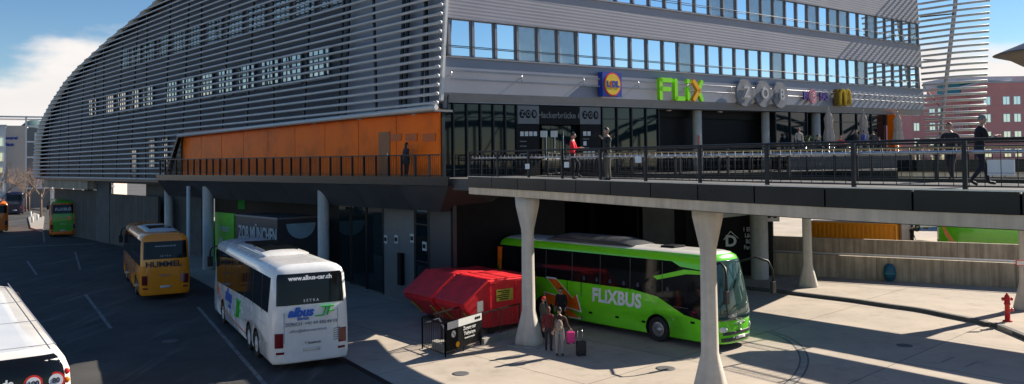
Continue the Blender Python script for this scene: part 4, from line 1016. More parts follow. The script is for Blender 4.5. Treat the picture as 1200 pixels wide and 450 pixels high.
# --- big green coach
h = -dL; fr_near = gr(838, 405, .25); fr_far = gr(880.5, 394, .25); hd = -dL; lf = Vector((-hd.y, hd.x, 0))
L = 12.9; cpos = (fr_near+fr_far)/2; loc = cpos-hd*(L-.3); loc.z = 0
g = coach('long_distance_coach', 'bright green coach lettered FLiXBUS parked under the walkway beside the travellers', tuple(loc), hd, L, 3.72, 'busgreen', axles=(3.4, L-3.0), opt=dict(
    side_glass=[(.25, 3.3), (.25, 1.98), (8.6, 1.98), (9.9, 1.82), (11.2, 1.25), (12.2, 1.1), (12.25, 2.5), (12.0, 3.05), (11.0, 3.12), (10.6, 3.3)], roof='buscream', podx=(3.6, 7.8), podm='dark_grey', podh=.3, mir=1.7, clearws=True, ws=1.15, rake=.5, group='coaches at the bus station', seams=[4.3, 5.8, 7.3, 8.8, 11.1]))
R_ = -1
g['side_poly']([(9.7, 2.62), (9.9, 2.5), (11.3, 2.85), (12.2, 2.9), (12.2, 3.02), (11.2, 3.02)], R_, M['busgreen'], 'green_swoosh', .02)
g['side_poly']([(.0+.17, .35), (.75, .35), (.45, 1.5), (.5, 3.2), (.17, 3.2)], R_, M['busorange'], 'orange_corner', .016)
stext(g, 'FLiXBUS', 7.75, 1.5, R_, M['white'], .78, bold=.03, spacing=1.05, sx=.92); stext(g, '(play)', 1.75, 1.72, R_, M['offwhite'], .3)
# arrows : white outline then orange
def arrow(pts, mt, o): g['side_poly'](pts, R_, mt, 'arrow_graphic', o)
def outl(pts, e=.05):
    c = Vector((sum(p[0] for p in pts)/len(pts), sum(p[1] for p in pts)/len(pts))); return [((Vector(p)-c)*(1+e*2)+c)[:] for p in pts]
A1 = [(3.45, 1.97), (4.05, 1.97), (5.05, 1.22), (5.25, 1.42), (5.5, .72), (4.45, .85), (4.7, 1.0)]
A2_ = [(3.3, 1.3), (4.15, 1.22), (3.97, 1.07), (5.45, .4), (4.75, .38), (3.7, .85), (3.5, .66)]
for A_ in (A2_, A1):
    q = [(x+.2, z) for x, z in A_]; arrow(outl(q), M['white'], .014); arrow(q, M['busorange'], .02)
mm = MB()
for xx in (4.9, 5.75): mm.bar(g['sd'](xx, .35, R_, .022), g['sd'](xx, 1.97, R_, .022), .03, .01, (0, 1, 0))
mm.build('door_seams', M['black'], g['root'])
for xx in (6.3, 7.8, 9.2, 11.6): MB().box(g['sd'](xx, .72 if xx < 11 else 1.0, R_, .01), (.18, .03, .08)).build('flap_handle', M['black'], g['root'])
sbm = mat('seat_blue', (.035, .045, .08), .5)
for i in range(7): MB().ball(g['sd'](5.9+.75*i, 2.14, R_, -.025), (.18, .045, .2), 0, 8).build('seat_back', sbm, g['root'])
g['grid'](g['front'], [-.3, 0, .3], [1.0, 1.04], M['steel'], 'front_trim', .02)
st = MB(); c = g['front'](0, .86, .03)
for q in (90, 210, 330): st.bar(c, c+Vector((0, .11*math.cos(R(q)), .11*math.sin(R(q)))), .02, .025, (1, 0, 0))
P = [c+Vector((0, .12*math.cos(2*math.pi*j/18), .12*math.sin(2*math.pi*j/18))) for j in range(19)]; st.tube(P, .012, 6, cap=False); st.build('round_star_emblem', M['steel'], g['root'])
put_text('lettering', 'FlixBus', g['root'], g['front'](0, 1.08, .03), (0, 1, 0), (0, 0, 1), M['offwhite'], size=.2, ext=.004)
g['grid'](g['front'], [-.25, .25], [.42, .54], M['offwhite'], 'number_plate', .02)
g['grid'](g['front'], [-.75, -.4, 0, .4, .75], [.6, .72], M['dark_grey'], 'front_grille', .012)
mm = MB(); mm.box((L-1.15, -.75, 2.05), (.3, .5, .5)); o = put_text('lettering', 'FLiXBUS', g['root'], g['front'](-.5, 1.32, .03), (0, 1, 0), (0, 0, 1), M['offwhite'], size=.16, ext=.004)
mm = MB(); mm.box((9.8, 0, 3.75), (.7, .8, .1)); mm.build('roof_hatch', M['black'], g['root'], bevel=.03)
FLIX = g
# --- far right green coach
p = at(1099, 287, 60); q = at(1215, 287, 57); p.z = q.z = 0; hd = (q-p).normalized()
g = coach('parked_green_coach', 'green coach with orange tail parked beyond the ramp walls at right', tuple(p), hd, 13, 3.6, 'busgreen', axles=(3.3, 10), opt=dict(pod=0, glass=(2.6, 3.2)))
g['side_poly']([(.18, .4), (2.9, .4), (2.2, .75), (1.1, 1.3), (.55, 2.2), (.4, 3.0), (.18, 3.0)], -1, M['busorange'], 'orange_tail', .014)
# ================================================================== people
_mc = {}
def cmat(c, r=.85):
    k = tuple(c)+(r,)
    if k not in _mc: _mc[k] = mat('cloth', c, r, var=.15, scale=12)
    return _mc[k]
def person(lab, loc, face, H=1.72, top=(.1, .1, .1), legs=(.05, .05, .08), hair=(.03, .02, .015), pose='stand', long_hair=False, coat=False, woman=False, arms=None, lean=0, group=None, hat=None):
    rt = thing('person', lab, 'person', tuple(loc), face, group); k = H/1.75
    sit = pose in ('sit',)
    J = {}
    J['pel'] = (0, 0, .96); J['sp'] = (0, .0+lean*.3, 1.15); J['ch'] = (0, lean*.7, 1.34); J['nk'] = (0, lean, 1.48); J['hb'] = (0, lean+.02, 1.56)
    sw = .17 if woman else .2
    for s, q in ((-1, 'L'), (1, 'R')):
        J['sh'+q] = (s*sw, lean*.8, 1.42); J['el'+q] = (s*(sw+.06), lean-.03, 1.14); J['wr'+q] = (s*(sw+.05), lean+.08, .90)
        J['hp'+q] = (s*.09, 0, .9); J['kn'+q] = (s*.1, .02, .5); J['an'+q] = (s*.1, -.03, .09); J['to'+q] = (s*.12, .15, .04)
    if pose == 'walk':
        J['knL'] = (-.09, .16, .52); J['anL'] = (-.09, .22, .1); J['toL'] = (-.09, .4, .07); J['knR'] = (.09, .04, .5); J['anR'] = (.09, -.24, .14); J['toR'] = (.1, -.08, .04)
    if pose == 'leg':   # one leg bent forward, other straight
        J['knR'] = (.14, .26, .62); J['anR'] = (.12, .2, .2); J['toR'] = (.13, .36, .13)
    if sit:
        J['pel'] = (0, 0, .52); J['sp'] = (0, .0, .72); J['ch'] = (0, .0, .93); J['nk'] = (0, .02, 1.06); J['hb'] = (0, .04, 1.14)
        for s, q in ((-1, 'L'), (1, 'R')):
            J['sh'+q] = (s*sw, 0, 1.0); J['el'+q] = (s*(sw+.05), .1, .76); J['wr'+q] = (s*.15, .32, .76); J['hp'+q] = (s*.09, .05, .5); J['kn'+q] = (s*.1, .45, .5); J['an'+q] = (s*.1, .42, .09); J['to'+q] = (s*.11, .58, .04)
    if arms:
        for q, (e, w) in arms.items(): J['el'+q] = e; J['wr'+q] = w
    names = list(J); idx = {n_: i for i, n_ in enumerate(names)}
    ed = [('pel', 'sp'), ('sp', 'ch'), ('ch', 'nk'), ('nk', 'hb')]
    for q in 'LR': ed += [('ch', 'sh'+q), ('sh'+q, 'el'+q), ('el'+q, 'wr'+q), ('pel', 'hp'+q), ('hp'+q, 'kn'+q), ('kn'+q, 'an'+q), ('an'+q, 'to'+q)]
    rad = dict(pel=.15, sp=.14, ch=.155, nk=.065, hb=.06)
    for q in 'LR': rad.update({'sh'+q: .075, 'el'+q: .052, 'wr'+q: .034, 'hp'+q: .1, 'kn'+q: .068, 'an'+q: .048, 'to'+q: .04})
    if coat: rad['sp'] = .17; rad['pel'] = .175; rad['ch'] = .17
    V = [Vector(J[n_])*k for n_ in names]
    # fold hands : palm + fingers
    verts = list(V); E = [(idx[a], idx[b]) for a, b in ed]; Rr = [rad[n_]*k for n_ in names]; lab_v = list(names)
    for q in 'LR':
        w = Vector(J['wr'+q])*k; e = Vector(J['el'+q])*k; d = (w-e).normalized(); pm = w+d*.075*k; i = len(verts); verts.append(pm); Rr.append(.032*k); E.append((idx['wr'+q], i))
    me = bpy.data.meshes.new('body'); me.from_pydata([tuple(v) for v in verts], E, []); ob = link('body', me, None)
    sk = ob.modifiers.new('s', 'SKIN'); 
    for i, r in enumerate(Rr):
        sv = me.skin_vertices[0].data[i]; flat = names[i] in ('pel', 'sp', 'ch') if i < len(names) else False
        sv.radius = (r, r*.72) if flat else (r, r); sv.use_root = (i == 0)
    sb = ob.modifiers.new('u', 'SUBSURF'); sb.levels = sb.render_levels = 1
    dg = bpy.context.evaluated_depsgraph_get(); me2 = bpy.data.meshes.new_from_object(ob.evaluated_get(dg)); bpy.data.objects.remove(ob); me2.name = 'body'
    # head & fingers joined in the same mesh
    m = MB(); hc = Vector(J['hb'])*k+Vector((0, .015, .10))*k
    m.ball(hc, (.078*k, .095*k, .118*k), 0, 12); m.ball(hc+Vector((0, .095, -.01))*k, (.014*k, .022*k, .022*k), 0, 6)
    for s in (-1, 1): m.ball(hc+Vector((s*.078, 0, 0))*k, (.012*k, .02*k, .03*k), 0, 6)
    for q, s in (('L', -1), ('R', 1)):
        w = Vector(J['wr'+q])*k; e = Vector(J['el'+q])*k; d = (w-e).normalized(); sx = d.cross(Vector((0, 0, 1))); sx = sx.normalized() if sx.length > .1 else Vector((1, 0, 0)); cu = sx.cross(d)
        for j, fl in enumerate((.07, .08, .075, .06)):
            b = w+d*.09*k+sx*(j-1.5)*.019*k; m.tube([b, b+d*fl*.5*k, b+d*fl*.85*k-cu*.025*k], [.0095*k, .009*k, .007*k], 6)
        b = w+d*.04*k+sx*s*.025*k; m.tube([b, b+sx*s*.03*k+d*.03*k, b+sx*s*.032*k+d*.06*k], [.011*k, .01*k, .008*k], 6)
    hm = m.build('headtmp', M['skin']); bm = bmesh.new(); bm.from_mesh(me2); nb = len(bm.faces); bm.from_mesh(hm.data); bm.to_mesh(me2); bm.free(); bpy.data.objects.remove(hm)
    for q in (cmat(top), cmat(legs), M['skin'], cmat((.02, .018, .016), .6)): me2.materials.append(q)
    segs = [(Vector(J[a])*k, Vector(J[b])*k, a, b) for a, b in ed]
    for i, p in enumerate(me2.polygons):
        p.use_smooth = True
        if i >= nb: p.material_index = 2; continue
        c = p.center; best = None
        for a, b, na, nb_ in segs:
            t = max(0, min(1, (c-a).dot(b-a)/(b-a).length_squared)); d = (c-(a+(b-a)*t)).length
            if best is None or d < best[0]: best = (d, na, nb_, t)
        _, na, nb_, t = best; mi = 0
        if na.startswith('hp') or na.startswith('kn') or nb_.startswith('hp'): mi = 1
        if na.startswith('kn') and t > .88 or na.startswith('an'): mi = 3
        if na == 'pel' and nb_ == 'sp' and t < .1: mi = 1
        if na.startswith('el') and t > .93: mi = 2
        if (na == 'nk' and t > .1): mi = 2
        if coat and c.z > .62*k and mi == 1 and not sit: mi = 0
        p.material_index = mi
    b = link('body', me2, rt)
    # face + hair
    m = MB()
    for s in (-1, 1): m.ball(hc+Vector((s*.03, .088, .012))*k, .010*k, 0, 6)
    m.tube([hc+Vector((-.025, .09, -.05))*k, hc+Vector((0, .097, -.052))*k, hc+Vector((.025, .09, -.05))*k], .006*k, 6, 0)
    m.build('facial_features', cmat((.05, .03, .03)), rt)
    m = MB(); i0 = 0; n_ = 14
    for i in range(6):
        th = R(12+i*17)
        for j in range(n_):
            a = 2*math.pi*j/n_; y = math.sin(a); th2 = th*(1-.38*max(0, y)**.7) if i > 2 else th; rr = 1.08
            m.v.append(hc+Vector((.08*rr*math.sin(th2)*math.cos(a), .097*rr*math.sin(th2)*y-.006, .12*rr*math.cos(th2)))*k)
    for i in range(5):
        for j in range(n_): a_ = i*n_+j; b_ = i*n_+(j+1) % n_; m.f.append([a_, b_, b_+n_, a_+n_]); m.m.append(0); m.smooth.append(True)
    m.f.append(list(range(n_))); m.m.append(0); m.smooth.append(True)
    if long_hair: m.ball(hc+Vector((0, -.06, -.1))*k, (.085*k, .055*k, .17*k), 0, 10)
    m.build('hair', cmat(hair, .6) if not hat else cmat(hat), rt)
    if coat and not sit:
        m = MB(); m.lathe((0, 0, 0), [(.175*k, 1.0*k), (.2*k, .85*k), (.215*k, .68*k), (.19*k, .68*k), (.15*k, .99*k)], 16)
        for v in m.v: v.y *= .75
        m.build('coat_skirt', cmat(top), rt)
    return rt, k
def face_to(dx, dy): return math.atan2(-dx, dy)      # local +Y -> direction
# two men on the walkway
def near_at(px, inset=.45):
    best = min(resample(near, 300), key=lambda p: abs(600+F*p.x/p.y-px)); d = Vector((best.x, best.y)).normalized(); q = best+d*inset; return Vector((q.x, q.y, zdv(q)))
p = near_at(671); person('person in a bright red jacket and cap leaning at the walkway railing', p, face_to(.9, -.25), 1.72, top=(.8, .02, .04), legs=(.02, .022, .03), pose='leg', arms={'L': ((-.24, .1, 1.16), (-.08, .3, 1.2)), 'R': ((.25, .1, 1.16), (.1, .3, 1.2))}, hat=(.03, .03, .04))
p = near_at(712); person('bearded man in dark jacket with grey sleeves facing the person in red', p, face_to(-.8, -.3), 1.82, top=(.035, .035, .03), legs=(.2, .17, .13), hair=(.06, .04, .03), arms={'L': ((-.25, .12, 1.18), (-.04, .2, 1.42)), 'R': ((.27, -.06, 1.14), (.2, .1, .95))})
t, _ = tL(476, 190, .45); p = LP(t, 6.62, .45); person('woman with long dark hair and dark coat walking past the orange wall', p, face_to(dR.x, dR.y), 1.74, top=(.03, .035, .04), legs=(.02, .02, .022), hair=(.025, .015, .01), long_hair=True, coat=True, woman=True)
# travellers by the green coach
g1 = gr(656, 418); person('traveller in brown top and grey trousers with a beige backpack, seen from behind', g1, face_to(.1, 1), 1.82, top=(.06, .025, .02), legs=(.26, .25, .25), hair=(.03, .02, .015), arms={'R': ((.28, .02, 1.14), (.38, .1, 1.0))})
def lw(rt, v): return Matrix.Translation(rt) @ Vector(v)
bp = thing('backpack', 'beige backpack worn by the traveller in grey trousers', 'backpack', tuple(g1+Vector((-.02, -.22, 1.05))))
m = MB(); m.ball((0, 0, .16), (.14, .1, .22), 0, 12); m.build('bag', cmat((.28, .23, .18)), bp); m = MB(); m.ball((0, -.08, .08), (.10, .05, .11), 0, 10); m.build('pocket', cmat((.28, .23, .18)), bp)
m = MB()
for s in (-1, 1): m.tube([(s*.11, .03, -.05), (s*.14, .2, .05), (s*.13, .25, .25), (s*.1, .05, .38)], .018, 6)
m.build('strap', cmat((.3, .25, .2)), bp)
g2 = gr(643, 412); person('traveller in a dark red jacket standing left of the backpack wearer', g2, face_to(.3, 1), 1.7, top=(.16, .02, .025), legs=(.03, .03, .04), hair=(.12, .05, .03), long_hair=True, woman=True)
g3 = gr(658, 384); person('traveller in black coat standing close to the coach side', g3, face_to(-.6, -1), 1.74, top=(.015, .015, .02), legs=(.02, .02, .03), coat=True)
g4 = gr(637, 397); person('traveller in grey green coat with a red cap beside the flared column', g4, face_to(.8, .3), 1.72, top=(.08, .09, .07), legs=(.03, .03, .03), coat=True, hat=(.5, .03, .02))
def suitcase(lab, loc, w, h, d, mt, rz, handle=True):
    rt = thing('suitcase', lab, 'suitcase', tuple(loc), rz); MB().box((0, 0, h/2+.04), (w, d, h)).build('shell', mt, rt, bevel=.04)
    m = MB()
    if handle: m.tube([(-.1, .08, h), (-.1, .08, h+.42), (.1, .08, h+.42), (.1, .08, h)], .012, 6)
    else: m.tube([(-.08, 0, h+.03), (-.06, 0, h+.1), (.06, 0, h+.1), (.08, 0, h+.03)], .015, 6)
    m.build('handle', M['steel'], rt); m = MB()
    for s in (-1, 1):
        for e in (-1, 1): m.lathe((s*w*.38, e*d*.3, .03), [(.001, -.015), (.03, -.015), (.03, .015), (.001, .015)], 10, ax='y')
    m.build('castors', M['rubber'], rt); return rt
suitcase('black wheeled suitcase standing right of the travellers', gr(681, 417), .36, .52, .24, cmat((.02, .02, .025), .5), R(20))
suitcase('pink suitcase held beside the traveller in grey trousers', gr(669, 416)+UP*.42, .3, .42, .2, M['pink'], R(15), False)
# right walkway people
q = at(1148, 200, 20.3); person('person in black jacket with light cap walking on the walkway at far right', (q.x, q.y, zd(20.3)), face_to(.95, -.2), 1.76, top=(.012, .012, .015), legs=(.02, .02, .03), hat=(.22, .2, .19), arms={'L': ((-.25, .12, 1.15), (-.1, .36, 1.24)), 'R': ((.26, .12, 1.15), (.1, .36, 1.24))}, lean=.06, pose='walk', coat=False)
q = at(1115, 200, 24.2); person('person with dark backpack and pale straps walking left of the one in the light cap', (q.x, q.y, zd(24)), face_to(-.7, -.6), 1.72, top=(.02, .02, .025), legs=(.03, .03, .04), hair=(.1, .04, .02), pose='walk', lean=.05)
# terrace
tp = [(937, 53.2, 'person in beige jacket standing at the left end of the terrace', (.5, .42, .35), (.3, .08, .05), 'stand'), (958, 54.3, 'person in dark clothes seated beside the green planter', (.03, .03, .04), (.05, .03, .02), 'sit'), (986, 56.5, 'person in red seated between the two parasols', (.6, .05, .03), (.3, .06, .04), 'sit'),
      (1004, 58, 'person in black seated with a blond head left of the second parasol', (.03, .03, .03), (.35, .25, .15), 'stand'), (1013, 58.4, 'person in blue jacket standing by the second parasol', (.08, .1, .35), (.03, .02, .02), 'stand'), (1024, 59.2, 'person in black and white standing right of the second parasol', (.1, .1, .1), (.04, .03, .02), 'stand'), (1031, 60.5, 'dark dressed person seated in front of the orange pier', (.02, .02, .02), (.03, .02, .02), 'sit'), (1088, 42, 'person with brown hair seated low behind the railing right of the orange pier', (.5, .35, .3), (.15, .07, .04), 'sit')]
ZT = 6.62
for px, Y, lab, tc_, hc_, po in tp:
    q = at(px, 190, Y); z = ZT+ (1.0 if Y > 50 else 0); person(lab, (q.x, q.y, z), face_to(random.uniform(-1, 1), -1), 1.7, top=tc_, legs=(.03, .03, .05), hair=hc_, pose=po)
# raised terrace floor
ter = thing('terrace_platform', 'raised cafe terrace platform in front of the right end of the facade', 'terrace', tuple(at(990, 190, 63).xy)+(6.62,))
a = at(925, 190, 51.5); b = at(1065, 190, 56); c = at(1060, 190, 65.5); d = at(925, 190, 56.2)
m = MB(); m.prism([p.xy[:] for p in (a, b, c, d)], 6.63, 7.62); m.build('floor', M['dark_grey'], ter, world=True)
def parasol(px, lab, h=3.3, Y=56.2, par_z=7.62):
    q = at(px, 190, Y); rt = thing('closed_parasol', lab, 'parasol', (q.x, q.y, par_z), 0, 'closed parasols on the terrace')
    m = MB(); m.lathe((0, 0, 0), [(.35, 0), (.35, .06), (.03, .07), (.03, h)], 14); m.build('stand', M['steel'], rt)
    m = MB(); rings = []
    for z, r in ((.75, .30), (1.2, .34), (1.7, .26), (1.9, .23), (2.5, .27), (h-.35, .12), (h, .03)):
        for j in range(24): a_ = 2*math.pi*j/24; rr = r*(1+.22*math.cos(8*a_)); m.v.append(Vector((rr*math.cos(a_), rr*math.sin(a_), z)))
    for i in range(6):
        for j in range(24): a_ = i*24+j; b_ = i*24+(j+1) % 24; m.f.append([a_, b_, b_+24, a_+24]); m.m.append(0); m.smooth.append(True)
    m.f.append(list(range(24))[::-1]); m.m.append(0); m.smooth.append(False); m.build('canvas', M['cloth_beige'], rt)
    m = MB(); m.tube([(.25*math.cos(2*math.pi*j/16), .25*math.sin(2*math.pi*j/16), 1.8) for j in range(17)], .03, 6, cap=False); m.build('tie_band', M['cloth_beige'], rt)
parasol(972, 'closed beige parasol standing left of the person in red on the terrace'); parasol(1013, 'closed beige parasol behind the standing group on the terrace', 3.3, 60); parasol(1053, 'closed beige parasol right of the orange pier', 3.2, 60.5, 7.62)
pl = thing('planter', 'low planter with green shrub on the terrace', 'planter', tuple(at(948, 190, 54.4).xy)+(7.62,)); MB().box((0, 0, .3), (1.6, .5, .6)).build('box', M['dark_grey'], pl)
m = MB()
for i in range(500):
    c = Vector((random.uniform(-.8, .8), random.uniform(-.25, .25), random.uniform(.55, 1.25))); d = Vector((random.gauss(0, 1), random.gauss(0, 1), random.gauss(0, 1))).normalized(); e = d.orthogonal().normalized(); m.face([c, c+d*.06+e*.03, c+d*.13, c+d*.06-e*.03])
m.build('shrub', M['leaf'], pl)
for i, (px, Y) in enumerate(((945, 52.8), (978, 55), (996, 56.5), (1036, 59.5))):
    q = at(px, 190, Y); t = thing('cafe_table', ['cafe table beside the person in beige', 'cafe table in front of the first parasol', 'cafe table between the parasols', 'cafe table in front of the orange pier'][i], 'table', (q.x, q.y, 7.62), 0, 'cafe tables on the terrace')
    MB().lathe((0, 0, 0), [(.35, .72), (.36, .74), (.35, .76), (.001, .76)], 18).build('top', M['steel'], t); MB().lathe((0, 0, 0), [(.25, 0), (.25, .03), (.03, .04), (.03, .72)], 12).build('foot', M['steel'], t)
# ================================================================== skips
hD = dR.copy(); hN = Vector((-hD.y, hD.x, 0))
def skip(lab, tip_px, zt):
    tip = gr(tip_px[0], tip_px[1], zt); loc = tip.copy(); loc.z = 0; rt = thing('waste_skip', lab, 'skip', tuple(loc), math.atan2(hD.y, hD.x), 'red waste skips')
    W = 2.3; S = [(0, 1.36), (0.02, 1.2), (1.0, .3), (3.65, .3), (3.9, 1.0), (3.9, 2.24), (1.25, 2.28)]
    m = MB(); m.v = [Vector((x, 0, z)) for x, z in S]+[Vector((x, W, z)) for x, z in S]; n = len(S); m.f = [list(range(n)), [i+n for i in range(n)][::-1]]+[[i, (i+1) % n, (i+1) % n+n, i+n] for i in range(n)]; m.m = [0]*len(m.f); m.smooth = [False]*len(m.f)
    m.build('body', M['skip_red'], rt, bevel=.03)
    m = MB(); m.bar((-.05, W/2, 1.4), (1.25, W/2, 2.33), W+.08, .05); m.build('front_lid', M['skip_red'], rt, bevel=.02)
    m = MB(); m.bar((1.4, W*.25, 2.31), (3.8, W*.25, 2.28), W*.46, .05); m.bar((1.4, W*.75, 2.32), (3.8, W*.75, 2.29), W*.46, .05); m.build('top_lid', M['skip_red'], rt, bevel=.02)
    m = MB()
    for y in (-.03, W+.03):
        for x in (1.35, 2.75, 3.75): m.box((x, y, 1.25), (.1, .07, 1.8))
        m.box((2.6, y, 2.18), (2.6, .1, .1)); m.box((2.4, y, .36), (2.6, .1, .12))
    m.build('ribs', M['skip_red'], rt)
    for y in (.35, W-.35): MB().bar((.2, y, .98), (.75, y, .46), .1, .05).build('front_brace', M['sticker'], rt)
    m = MB(); m.box((2.1, -.06, 1.6), (.9, .02, .5)); m.build('sticker', M['sticker'], rt); 
    m = MB()
    for j in range(5): m.box((2.1+random.uniform(-.1, .1), -.074, 1.77-.085*j), (random.uniform(.4, .7), .006, .035))
    m.build('sticker_print', M['black'], rt)
    for x in (1.4, 3.4):
        for y in (.1, W-.1): MB().box((x, y, .14), (.3, .16, .28)).build('skid', M['blackmetal'], rt)
skip('red waste skip with slanted front lid nearest the stair railing', (544, 360), 1.3); skip('red waste skip with slanted front lid behind and left of the other skip', (505, 351.5), 1.3)
# ---- stairs, fence and info sign near the skips
s0 = gr(522, 419); s1 = gr(563, 404.5); fd = (s1-s0).normalized(); fn = Vector((fd.y, -fd.x, 0)); fn = fn if fn.y < 0 else -fn
sg = thing('garage_sign', 'black sign with white header reading Zugang zur Tiefgarage on the stair railing', 'sign', tuple(s0)); w = (s1-s0).length
c = s0+fd*w/2+fn*.06
MB().box(c+UP*.78, (w, .05, 1.1), (fd, fn, UP)).build('board', M['black'], sg, world=True); MB().box(c+fn*.01+UP*1.17, (w-.06, .05, .28), (fd, fn, UP)).build('header', M['offwhite'], sg, world=True)
m = MB()
for k in (-1, 0, 1): m.slab([c+fn*.05+UP*1.17+fd*(w*.36+.13*k+.055*math.cos(q))+UP*.055*math.sin(q) for q in [2*math.pi*j/14 for j in range(14)]], fn, .012)
m.build('logo_discs', M['black'], sg, world=True)
m = MB(); m.slab([c+fn*.045+UP*.82-fd*w*.33+fd*.13*math.cos(q)+UP*.13*math.sin(q) for q in [2*math.pi*j/20 for j in range(20)]], fn, .012); o = m.build('arrow_disc', M['offwhite'], sg, world=True)
m = MB(); cc = c+fn*.055+UP*.82-fd*w*.33; m.bar(cc-fd*.06+UP*.06, cc+fd*.06-UP*.06, .01, .03, tuple(fn)); m.build('arrow', M['black'], o, world=True)
m = MB(); m.slab([c+fn*.045+UP*.38-fd*w*.22+fd*.11*math.cos(q)+UP*.11*math.sin(q) for q in [2*math.pi*j/20 for j in range(20)]], fn, .012); m.build('orange_disc', M['signorange'], sg, world=True)
for i, (tx, z, sz) in enumerate((('Zugang zur', .9, .19), ('Tiefgarage', .7, .19), ('Access to car park', .53, .09))): wput_text('letters', tx, sg, c+fn*.045+fd*w*.12+UP*z, fd, UP, M['offwhite'], size=sz, ext=.003, bold=.004)
fe_ = thing('stair_railing', 'black railing around the garage stairs in front of the red skips', 'railing', tuple(s0))
def frail(P, root, h=1.25, glass=None):
    for a_, b_ in zip(P, P[1:]):
        a_ = Vector(a_); b_ = Vector(b_); L_ = (b_-a_).length; n_ = max(1, round(L_/1.3))
        for i in range(n_+1):
            c_ = a_.lerp(b_, i/n_); MB().bar(c_, c_+UP*h, .05, .05).build('post', M['blackmetal'], root, world=True)
        m = MB(); m.bar(a_+UP*h, b_+UP*h, .06, .05); m.bar(a_+UP*.12, b_+UP*.12, .03, .03)
        for i in range(int(L_/.13)): c_ = a_.lerp(b_, (i+.5)/int(L_/.13)); m.bar(c_+UP*.12, c_+UP*h, .014, .014)
        m.build('bars', M['blackmetal'], root, world=True)
f0 = gr(495, 409); f1 = gr(609, 390); frail([s0-UP*0, s0+fd*w, Vector((f1.x, f1.y, 0))], fe_); frail([f0, s0], fe_); f2 = gr(560, 388); frail([f0, f0+fd*2.6], fe_)
m = MB(); m.tube([f0+UP*1.0+fd*.2, f0+UP*1.02+fd*1.1, s0+UP*.55+fd*.35], .03, 8); m.build('handrail', M['steel'], fe_, world=True)
m = MB(); c = gr(567, 372)+UP*0; m.box(s1+UP*1.32-fd*.0+Vector((0, 0, .22)), (.42, .03, .42), (fd, fn, UP)); m.build('grey_notice', M['mid_grey'], fe_, world=True)
MB().bar(s1+UP*.12+fd*.1, Vector((f1.x, f1.y, .12)), .25, .24).build('kerb_base', M['concrete'], fe_, world=True)
m = MB()
for i in range(4): c_ = f0+fd*(.5+.38*i)-fn*.0+(s0-f0)*.5; m.box(c_+UP*(.32-.08*i)/2, (.36, 1.1, .32-.08*i), (fd, (s0-f0).normalized(), UP))
o = m.build('concrete_steps', M['concrete']); tag(o, 'small concrete steps behind the black garage sign', 'steps')
# hydrant
p = gr(1181, 381); p.z = .15; hy = thing('hydrant', 'red fire hydrant on the kerb island at right', 'hydrant', tuple(p))
MB().lathe((0, 0, 0), [(.001, 0), (.19, 0), (.19, .05), (.11, .07), (.10, .72), (.13, .74), (.13, .8), (.11, .82), (.115, 1.05), (.08, 1.15), (.04, 1.18), (.035, 1.24), (.001, 1.24)], 18).build('barrel', M['hydrant'], hy)
m = MB(); 
for z, sx in ((.98, -1), (.98, 1), (.52, 1)): m.lathe((sx*.12, 0, z), [(.001, -.09), (.075, -.09), (.075, -.03), (.055, -.02), (.055, .05), (.075, .06), (.075, .1), (.001, .1)], 14, ax='x')
m.build('outlet', M['hydrant'], hy); m = MB(); m.lathe((.23, 0, .52), [(.001, -.02), (.06, -.02), (.06, .02), (.001, .02)], 12, ax='x'); m.build('outlet_cap', M['steel'], hy)
# blue bin
p = gr(1040, 332); bb = thing('blue_bin', 'round blue bin standing against the front ramp wall', 'bin', (p.x, p.y-.3, 0))
MB().lathe((0, 0, 0), [(.001, .0), (.2, .0), (.18, .2), (.3, .3), (.35, .65), (.3, .98), (.18, 1.14), (.001, 1.18)], 20).build('body', M['bluebin'], bb); MB().lathe((0, 0, 0), [(.36, .60), (.38, .64), (.36, .68), (.33, .68), (.33, .6)], 20).build('rim_band', M['teal'], bb)
# orange container behind ramp walls
p0 = at(944, 270, 61); p1 = at(1050, 270, 57.5); p0.z = p1.z = 0; dd_ = (p1-p0).normalized(); nn_ = Vector((dd_.y, -dd_.x, 0)); oc = thing('orange_container', 'long orange ribbed container beyond the ramp walls', 'container', tuple(p0)); Lc = (p1-p0).length
MB().box(p0+dd_*Lc/2+UP*1.35-nn_*1.25, (Lc, 2.4, 2.5), (dd_, nn_, UP)).build('body', mat('container_orange', (.85, .33, .01), .45, var=.08), oc, world=True)
m = MB()
for i in range(int(Lc/.3)): m.bar(p0+dd_*(i*.3+.1)+UP*.25+nn_*(-.03), p0+dd_*(i*.3+.1)+UP*2.5+nn_*(-.03), .14, .05, tuple(nn_))
m.build('ribs', bpy.data.materials['container_orange'], oc, world=True); m = MB(); m.bar(p0+UP*2.6+nn_*0, p1+UP*2.6, .14, .12); m.bar(p1+UP*.2, p1+UP*2.6, .12, .12); m.build('corner_frame', bpy.data.materials['container_orange'], oc, world=True)
